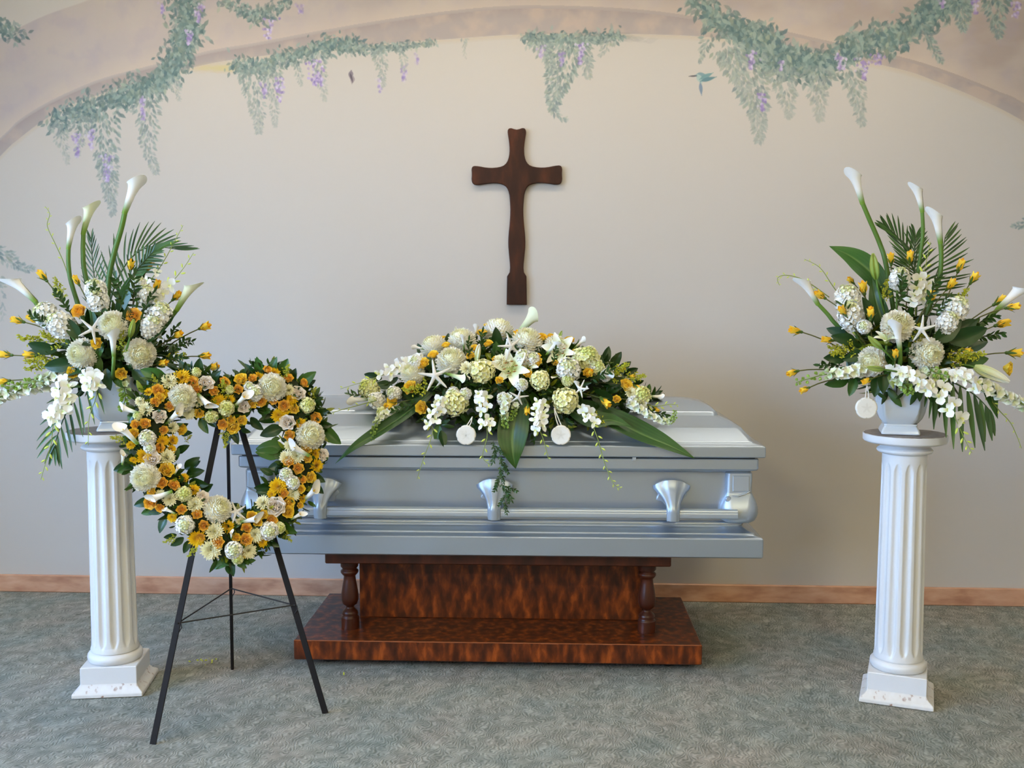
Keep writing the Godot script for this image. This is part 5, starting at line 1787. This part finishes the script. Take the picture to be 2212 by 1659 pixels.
func leaves(w: Node3D, px: Callable, k: float, list: Array, c: Vector3, rad: Vector3) -> void:
	for q in list:
		var s: Vector2 = px.call(q[0], q[1])
		var h := hit(s.x, s.y, c, rad * 0.9)
		bloom(w, ["leaf", "leaf_dark", "leaf_blue", "sprig", "solidago"][q[4]], h[0], away(q[2], 0.25), metres(q[3] * k, h[0]) * 1.05, rng.randf_range(-0.5, 0.5))

func cone_filler(w: Node3D, c: Vector3, mouth: Vector3, n: int, spread: Vector3) -> void:
	filler(w, n, func(_i):
		var d := Vector3(rng.randfn(0, 1), rng.randfn(0.35, 0.8), rng.randfn(0, 1)).normalized()
		var p := mouth + Vector3(0, 0.09, 0) + d * spread * rng.randf_range(0.25, 1.0)
		return [p, d], 0.06)
	var b := MB.new()
	b.lathe([Vector2(0.05, 0.0), Vector2(0.072, 0.03), Vector2(0.075, 0.09), Vector2(0.07, 0.16), Vector2(0.02, 0.19)], 16)
	part("foam_base", b.mesh(), M.foam, w, Transform3D(Basis(), mouth - w.position))

func vase_arrangement_right() -> void:
	var px := func(x: float, y: float) -> Vector2: return Vector2(1660 + x / 2.514, 340 + y / 2.514)
	var k := 1 / 2.514
	var base := P(1942, 930, 1.30)
	var mouth := Vector3(base.x, 1.165, 1.30)
	var c := mouth + Vector3(0, 0.15, 0)
	var rad := Vector3(0.26, 0.27, 0.2)
	var w := thing("flower_arrangement", mouth, "tall white and yellow arrangement with a broad leaf, right of the casket", "flower arrangement", "pedestal arrangements")
	var path := func(pts: Array) -> Array:
		var out := []
		for q in pts:
			var s: Vector2 = px.call(q[0], q[1])
			out.append(P(s.x, s.y, 1.30 + q[2]))
		return out
	cone_filler(w, c, mouth, 800, Vector3(0.19, 0.16, 0.17))
	palm(w, path.call([[800, 900, -0.05], [805, 700, -0.08], [790, 560, -0.1], [800, 430, -0.11]]), 0.13, 22, 75, 20, Vector3(0, -0.12, 0), [1.0, -1.0], 0.008)
	palm(w, path.call([[840, 860, -0.06], [880, 720, -0.1], [930, 580, -0.12], [960, 430, -0.13]]), 0.15, 20, 85, 25, Vector3(-0.02, 0.05, 0), [1.0], 0.008)
	palm(w, path.call([[800, 640, -0.1], [720, 460, -0.12], [640, 375, -0.12]]), 0.1, 12, 30, 15, Vector3(0, 0.02, 0), [1.0, -1.0], 0.008)
	palm(w, path.call([[900, 1190, 0.12], [1010, 1225, 0.17], [1120, 1290, 0.19], [1200, 1370, 0.2]]), 0.155, 9, 82, 25, Vector3(0.06, -0.45, 0), [1.0], 0.02)
	palm(w, path.call([[860, 1200, 0.08], [900, 1260, 0.12], [930, 1340, 0.13]]), 0.09, 6, 50, 20, Vector3(0.0, -0.3, 0), [1.0, -1.0], 0.011)
	blade(w, "broad_leaf", path.call([[640, 760, 0.0], [570, 640, -0.02], [460, 545, -0.04], [330, 482, -0.05]]), 0.085, Vector3(-0.3, 0.35, 1), rgb(30, 62, 22), rgb(66, 116, 44), 0.3, 0.9)
	blade(w, "broad_leaf", path.call([[640, 960, 0.05], [610, 860, 0.05], [580, 760, 0.04], [560, 650, 0.02]]), 0.062, Vector3(-0.3, 0.1, 1), rgb(30, 62, 22), rgb(44, 88, 32), 0.3, 0.8)
	blade(w, "broad_leaf", path.call([[1160, 1190, 0.1], [1200, 1270, 0.14], [1220, 1340, 0.15], [1245, 1420, 0.15]]), 0.05, Vector3(0.1, 0.3, 1), rgb(36, 76, 26), rgb(48, 92, 34), 0.2, 0.7)
	leaves(w, px, k, [[440, 1190, 205, 140, 0], [480, 1180, 160, 110, 0], [470, 1200, 250, 100, 0], [800, 1230, -70, 100, 0], [860, 1260, -60, 90, 0], [590, 1180, 262, 120, 1], [620, 1150, -90, 130, 1], [1040, 1130, 20, 150, 0], [1080, 1050, 30, 110, 2], [420, 960, 165, 110, 2], [470, 990, 175, 130, 1], [430, 1080, 185, 130, 1], [980, 1000, 20, 200, 1], [1000, 960, 35, 150, 1], [900, 1000, 40, 180, 1], [560, 900, 110, 150, 1], [640, 1050, -60, 120, 1], [760, 1000, 60, 120, 1], [680, 1080, 250, 110, 0], [520, 1060, 200, 120, 1], [480, 1040, 190, 150, 4], [430, 1040, 175, 110, 4], [1000, 1090, 10, 150, 4], [960, 1110, 25, 130, 4], [790, 1010, 80, 110, 4], [630, 780, 90, 110, 4], [1000, 820, 60, 120, 4], [900, 860, 60, 120, 3], [700, 820, 85, 140, 3], [500, 900, 140, 150, 3], [1080, 920, 25, 140, 3], [1090, 980, 10, 150, 3], [720, 760, 95, 120, 3], [850, 800, 70, 150, 3], [400, 1130, 180, 130, 3]], c, rad)
	# callas on long stems
	for q in [[462, 75, 512, 255, 0.02, -1.0, [[545, 330, 0.02], [605, 470, 0.02], [640, 590, 0.03], [690, 900, 0.03]]], [805, 150, 836, 300, 0.0, -1.4, [[838, 420, 0.0], [815, 600, 0.0], [770, 900, 0.0]]], [908, 290, 935, 470, 0.0, -1.3, [[938, 560, 0.03], [920, 680, 0.03], [820, 960, 0.02]]], [180, 655, 270, 800, 0.08, -1.2, [[320, 850, 0.04], [380, 920, 0.05], [560, 1080, 0.04]]], [1375, 700, 1240, 830, 0.1, 1.2, [[1190, 880, 0.06], [1110, 960, 0.06], [900, 1100, 0.03]]], [682, 890, 716, 1050, 0.2, -0.9, [[716, 1100, 0.2], [708, 1160, 0.17]]]]:
		var pts := []
		for f in q[6]:
			var s: Vector2 = px.call(f[0], f[1])
			pts.append([s.x, s.y, 1.30 + f[2]])
		calla(w, "calla", px.call(q[0], q[1]), px.call(q[2], q[3]), pts[0][2], q[4], q[5], pts)
	scatter(w, px, k, {
		"mum": [[700, 915, 84], [862, 1065, 84], [560, 1110, 78]],
		"stock": [[710, 660, 62, 92], [430, 770, 78, 100], [450, 860, 84, 110], [1010, 830, 78, 62], [970, 900, 62, 60], [520, 920, 44]],
		"rose_yellow": [[1300, 1145, 40]],
		"lily": [[640, 975, 70, 100]],
	}, c, rad, mouth)
	for q in [[576, 592, 102, 72, "lily_bud", 0.08], [578, 1004, 140, 52, "lily_bud", 0.22], [580, 1146, 172, 48, "lily_bud", 0.24], [1212, 1178, -24, 98, "lily_bud_white", 0.16]]:
		var s: Vector2 = px.call(q[0], q[1])
		var p := P(s.x, s.y, 1.30 + q[5])
		var d := away(q[2], 0.15)
		var o := bloom(w, q[4], p, d, metres(q[3] * k, p), 0.3)
		stem(o, bezier(mouth + Vector3(0, 0.04, 0.02), p - d * 0.12, p - d * metres(q[3] * k, p) * 0.97, 7), 0.004, 0.0035, rgb(70, 104, 40), rgb(92, 132, 52))
	long_buds(w, px, k, [[665, 545, 95, 38, -0.02], [770, 535, 90, 40, 0.0], [1045, 580, 72, 42, -0.04], [1120, 650, 60, 40, 0.02], [445, 665, 135, 28, -0.1], [515, 700, 105, 42, 0.05], [995, 685, 55, 40, 0.06], [890, 750, 65, 42, 0.12], [275, 745, 150, 40, 0.05], [400, 830, 130, 38, 0.14], [555, 840, 95, 42, 0.16], [1050, 915, 30, 42, 0.12], [1265, 775, 35, 44, 0.02], [1335, 810, 12, 42, 0.1], [1280, 900, 18, 46, -0.04], [140, 940, 168, 42, 0.05], [315, 990, 172, 38, 0.1], [1080, 1050, 5, 32, 0.16], [1345, 1062, 0, 46, 0.08], [125, 1170, 195, 38, 0.0], [190, 1262, 200, 34, 0.08], [530, 1215, 200, 34, 0.2], [690, 1065, 95, 34, 0.22]], c, mouth)
	orchid(w, path.call([[800, 900, 0.05], [800, 780, 0.08], [830, 700, 0.08], [850, 600, 0.05], [880, 460, 0.02]]), 7, 6, 0.032, 0.2, 0.62)
	orchid(w, path.call([[820, 1160, 0.16], [880, 1230, 0.2], [960, 1320, 0.22], [1020, 1430, 0.22], [1070, 1540, 0.22], [1105, 1605, 0.22]]), 8, 8, 0.032, 0.05, 0.6)
	orchid(w, path.call([[1150, 1250, 0.12], [1250, 1370, 0.16], [1320, 1450, 0.17], [1375, 1580, 0.17]]), 1, 9, 0.018, 0.0, 0.1)
	orchid(w, path.call([[480, 880, -0.04], [350, 700, -0.06], [280, 600, -0.07], [195, 552, -0.08]]), 0, 9, 0.02, 0.0, 0.2)
	orchid(w, path.call([[330, 760, 0.0], [200, 670, -0.02], [100, 640, -0.03], [50, 655, -0.03], [60, 695, -0.03]]), 0, 11, 0.018, 0.0, 0.1)
	spike(w, "snapdragon_spike", path.call([[520, 1150, 0.14], [420, 1170, 0.15], [300, 1180, 0.14], [150, 1222, 0.12]]), 0.025, 0.011, 0.45, 36)
	orchid(w, path.call([[680, 1150, 0.17], [740, 1175, 0.2], [820, 1215, 0.22], [880, 1275, 0.22]]), 9, 1, 0.03, 0.05, 0.98)
	orchid(w, path.call([[920, 1165, 0.19], [1000, 1180, 0.21], [1080, 1215, 0.22], [1170, 1275, 0.21]]), 10, 1, 0.03, 0.05, 0.98)
	spike(w, "snapdragon_spike", path.call([[840, 1140, 0.18], [900, 1165, 0.21], [975, 1195, 0.22]]), 0.02, 0.014, 0.15, 26)
	spike(w, "snapdragon_spike", path.call([[700, 1200, 0.17], [750, 1250, 0.2], [770, 1280, 0.2]]), 0.022, 0.012, 0.1, 26)
	spike(w, "snapdragon_spike", path.call([[1160, 1230, 0.16], [1270, 1290, 0.17], [1400, 1350, 0.17]]), 0.024, 0.02, 0.8, 26)
	var s: Vector2 = px.call(835, 935)
	starfish(P(s.x, s.y, 1.52), metres(32, P(s.x, s.y, 1.52)), Vector3(-0.9, 0.2, 1), 0.35, "white starfish above a white chrysanthemum in the right arrangement")
	var d: Vector2 = px.call(530, 1360)
	var t: Vector2 = px.call(535, 1240)
	sand_dollar(P(d.x, d.y, 1.42), 0.0385, P(t.x, t.y, 1.42), Vector3(0, 0.05, 1), "white sand dollar hanging beside the vase on the right pedestal")

func vase_arrangement_left() -> void:
	var px := func(x: float, y: float) -> Vector2: return Vector2(x / 2.44, 370 + y / 2.44)
	var k := 1 / 2.44
	var base := P(257, 930, 1.321)
	var mouth := Vector3(base.x, 1.165, 1.321)
	var c := mouth + Vector3(0, 0.15, 0)
	var rad := Vector3(0.26, 0.27, 0.2)
	var w := thing("flower_arrangement", mouth, "tall white and yellow arrangement in the vase behind the heart wreath", "flower arrangement", "pedestal arrangements")
	var path := func(pts: Array) -> Array:
		var out := []
		for q in pts:
			var s: Vector2 = px.call(q[0], q[1])
			out.append(P(s.x, s.y, 1.321 + q[2]))
		return out
	cone_filler(w, c, mouth, 800, Vector3(0.19, 0.16, 0.17))
	palm(w, path.call([[560, 800, -0.04], [600, 620, -0.06], [680, 470, -0.08], [790, 400, -0.1], [960, 415, -0.1]]), 0.15, 24, 60, 12, Vector3(0.12, -0.04, 0), [-1.0], 0.008)
	palm(w, path.call([[580, 820, -0.02], [630, 660, 0.0], [720, 520, 0.0], [800, 430, 0.0]]), 0.12, 18, 75, 25, Vector3(0.0, -0.2, 0), [1.0, -1.0], 0.009)
	palm(w, path.call([[520, 800, -0.08], [510, 650, -0.12], [490, 500, -0.14], [480, 360, -0.14]]), 0.1, 14, 40, 15, Vector3(0, 0, 0), [1.0, -1.0], 0.006)
	palm(w, path.call([[520, 1080, 0.08], [420, 1170, 0.13], [350, 1270, 0.15], [300, 1400, 0.16], [290, 1460, 0.16]]), 0.115, 11, 68, 15, Vector3(0, -0.3, 0), [1.0, -1.0], 0.011)
	blade(w, "broad_leaf", path.call([[720, 620, 0.0], [770, 480, -0.02], [850, 400, -0.03], [955, 366, -0.03]]), 0.042, Vector3(-0.2, 0.5, 1), rgb(34, 70, 26), rgb(70, 112, 46), 0.3, 0.8)
	blade(w, "broad_leaf", path.call([[500, 880, 0.06], [490, 790, 0.06], [480, 720, 0.04]]), 0.04, Vector3(0, 0, 1), rgb(34, 70, 26), rgb(50, 96, 36), 0.3, 0.8)
	blade(w, "broad_leaf", path.call([[620, 780, 0.0], [660, 660, 0.0], [720, 560, 0.0], [780, 520, 0.0]]), 0.05, Vector3(0, 0.2, 1), rgb(34, 70, 26), rgb(50, 96, 36), 0.3, 0.8)
	leaves(w, px, k, [[260, 900, 170, 150, 4], [300, 990, 185, 150, 4], [270, 1010, 195, 130, 4], [330, 680, 100, 120, 4], [350, 920, 150, 140, 4], [880, 1000, 20, 120, 4], [640, 960, 80, 120, 4], [900, 960, 40, 120, 3], [870, 920, 55, 130, 3], [920, 930, 20, 110, 3], [850, 1000, 10, 130, 3], [300, 830, 150, 140, 3], [380, 760, 120, 140, 3], [700, 700, 80, 160, 3], [740, 760, 55, 150, 3], [640, 720, 95, 160, 3], [540, 760, 100, 150, 3], [420, 880, 120, 130, 1], [480, 1010, 200, 150, 1], [560, 1040, -80, 120, 1], [700, 1040, -40, 130, 1], [760, 900, 40, 150, 1], [680, 860, 85, 150, 1], [300, 940, 170, 150, 1], [820, 850, 45, 140, 1], [740, 1080, -10, 130, 1], [540, 900, 250, 100, 0], [600, 1060, -60, 100, 0], [380, 1010, 190, 150, 1], [250, 960, 180, 120, 1]], c, rad)
	for q in [[722, 40, 655, 225, 0.0, 0.9, [[640, 300, 0.02], [600, 440, 0.02], [572, 590, 0.02], [560, 900, 0.02]]], [480, 170, 438, 335, 0.02, 1.3, [[438, 430, 0.0], [452, 560, 0.0], [540, 900, 0.0]]], [385, 255, 360, 412, 0.0, 1.1, [[362, 500, 0.03], [385, 620, 0.03], [500, 950, 0.02]]], [60, 560, 190, 690, 0.05, -1.2, [[210, 720, 0.0], [300, 830, 0.02], [480, 1040, 0.02]]], [1014, 585, 930, 735, -0.05, 1.5, [[905, 765, 0.04], [800, 900, 0.05], [640, 1080, 0.02]]], [612, 838, 600, 975, 0.3, 0.8, [[597, 1040, 0.22], [595, 1090, 0.17]]]]:
		var pts := []
		for f in q[6]:
			var s: Vector2 = px.call(f[0], f[1])
			pts.append([s.x, s.y, 1.321 + f[2]])
		calla(w, "calla_green" if int(q[0]) in [1014, 480] else "calla", px.call(q[0], q[1]), px.call(q[2], q[3]), pts[0][2], q[4], q[5], pts)
	scatter(w, px, k, {
		"mum": [[598, 812, 78], [436, 962, 80], [738, 962, 80]],
		"stock": [[505, 630, 66, 88], [515, 680, 64, 90], [250, 760, 74, 130], [320, 810, 78, 130], [840, 760, 76, 55], [800, 820, 68, 60], [730, 600, 50, 75], [770, 650, 54, 70]],
		"rose_orange": [[418, 738, 42], [702, 760, 44]],
		"rose_yellow": [[510, 905, 34], [385, 1060, 34], [640, 1065, 34]],
	}, c, rad, mouth)
	for q in [[695, 828, 72, 52, "lily_bud", 0.2]]:
		var s: Vector2 = px.call(q[0], q[1])
		var p := P(s.x, s.y, 1.321 + q[5])
		var d := away(q[2], 0.15)
		var o := bloom(w, q[4], p, d, metres(q[3] * k, p), 0.3)
		stem(o, bezier(mouth + Vector3(0, 0.04, 0.02), p - d * 0.12, p - d * metres(q[3] * k, p) * 0.97, 7), 0.004, 0.0035, rgb(70, 104, 40), rgb(92, 132, 52))
	long_buds(w, px, k, [[220, 545, 125, 40, 0.0], [400, 570, 115, 34, 0.06], [690, 490, 80, 38, 0.0], [785, 495, 60, 38, -0.04], [828, 595, 55, 36, 0.05], [935, 655, 40, 38, 0.0], [85, 785, 165, 40, 0.05], [165, 775, 150, 38, -0.05], [1085, 817, 20, 40, 0.02], [942, 860, 25, 38, 0.1], [150, 968, 175, 40, 0.1], [22, 966, 175, 40, 0.0], [12, 1110, 190, 38, 0.05], [1085, 972, 5, 38, 0.0], [862, 1010, 10, 38, 0.12], [1130, 1030, 10, 38, -0.04]], c, mouth)
	orchid(w, path.call([[420, 780, -0.06], [350, 520, -0.1], [295, 390, -0.11], [250, 290, -0.12], [262, 225, -0.12], [238, 185, -0.12]]), 0, 11, 0.018, 0.0, 0.25)
	orchid(w, path.call([[680, 800, 0.02], [780, 600, 0.0], [860, 480, -0.02], [920, 370, -0.03], [965, 285, -0.03]]), 2, 9, 0.022, 0.25, 0.4)
	orchid(w, path.call([[720, 780, 0.04], [800, 680, 0.04], [890, 600, 0.03], [960, 520, 0.02], [1020, 430, 0.02]]), 6, 8, 0.03, 0.2, 0.5)
	orchid(w, path.call([[470, 1030, 0.16], [480, 1090, 0.2], [510, 1150, 0.21], [500, 1210, 0.21], [470, 1300, 0.21], [465, 1445, 0.21]]), 7, 9, 0.034, 0.02, 0.4)
	orchid(w, path.call([[420, 1060, 0.14], [340, 1140, 0.19], [340, 1240, 0.2], [285, 1320, 0.2], [270, 1430, 0.2], [240, 1540, 0.2], [215, 1625, 0.2]]), 10, 9, 0.034, 0.08, 0.52)
	spike(w, "snapdragon_spike", path.call([[420, 1060, 0.12], [300, 1080, 0.14], [180, 1110, 0.13], [20, 1140, 0.11]]), 0.026, 0.014, 0.4, 46)
	spike(w, "snapdragon_spike", path.call([[260, 1120, 0.1], [120, 1150, 0.1], [0, 1190, 0.1], [-60, 1240, 0.1]]), 0.026, 0.022, 0.75, 30)
	spike(w, "snapdragon_spike", path.call([[640, 1080, 0.12], [655, 1150, 0.16], [660, 1200, 0.17], [640, 1260, 0.17]]), 0.024, 0.012, 0.12, 30)
	var s: Vector2 = px.call(488, 835)
	starfish(P(s.x, s.y, 1.53), metres(33, P(s.x, s.y, 1.53)), Vector3(0.6, 0.3, 1), 0.2, "cream starfish above a white chrysanthemum in the left arrangement")

# ---------------------------------------------------------------- small things on the carpet
func floor_scraps() -> void:
	for q in [[440, 1427, 0.03, "scattered yellow-green petal crumbs on the carpet between the easel legs"], [741, 1459, 0.011, "single yellow-green petal scrap on the carpet in front of the bier"]]:
		var b := MB.new()
		for i in (14 if q[2] > 0.02 else 2):
			var at := Vector3(rng.randfn(0, q[2] * 0.8), 0.002, rng.randfn(0, q[2] * 0.8))
			b.petal(Transform3D(aim(Vector3(rng.randfn(), 0.1, rng.randfn())), at), 0.012, 0.007, 0.1, 0.3, 0.1, 0.9, rgb(150, 160, 50), rgb(196, 200, 60), 2, 2)
		var o := part("petal_scrap", b.mesh(), M.petal, self, Transform3D(Basis(), ground(q[0], q[1])))
		tag(o, q[3], "petal scraps")
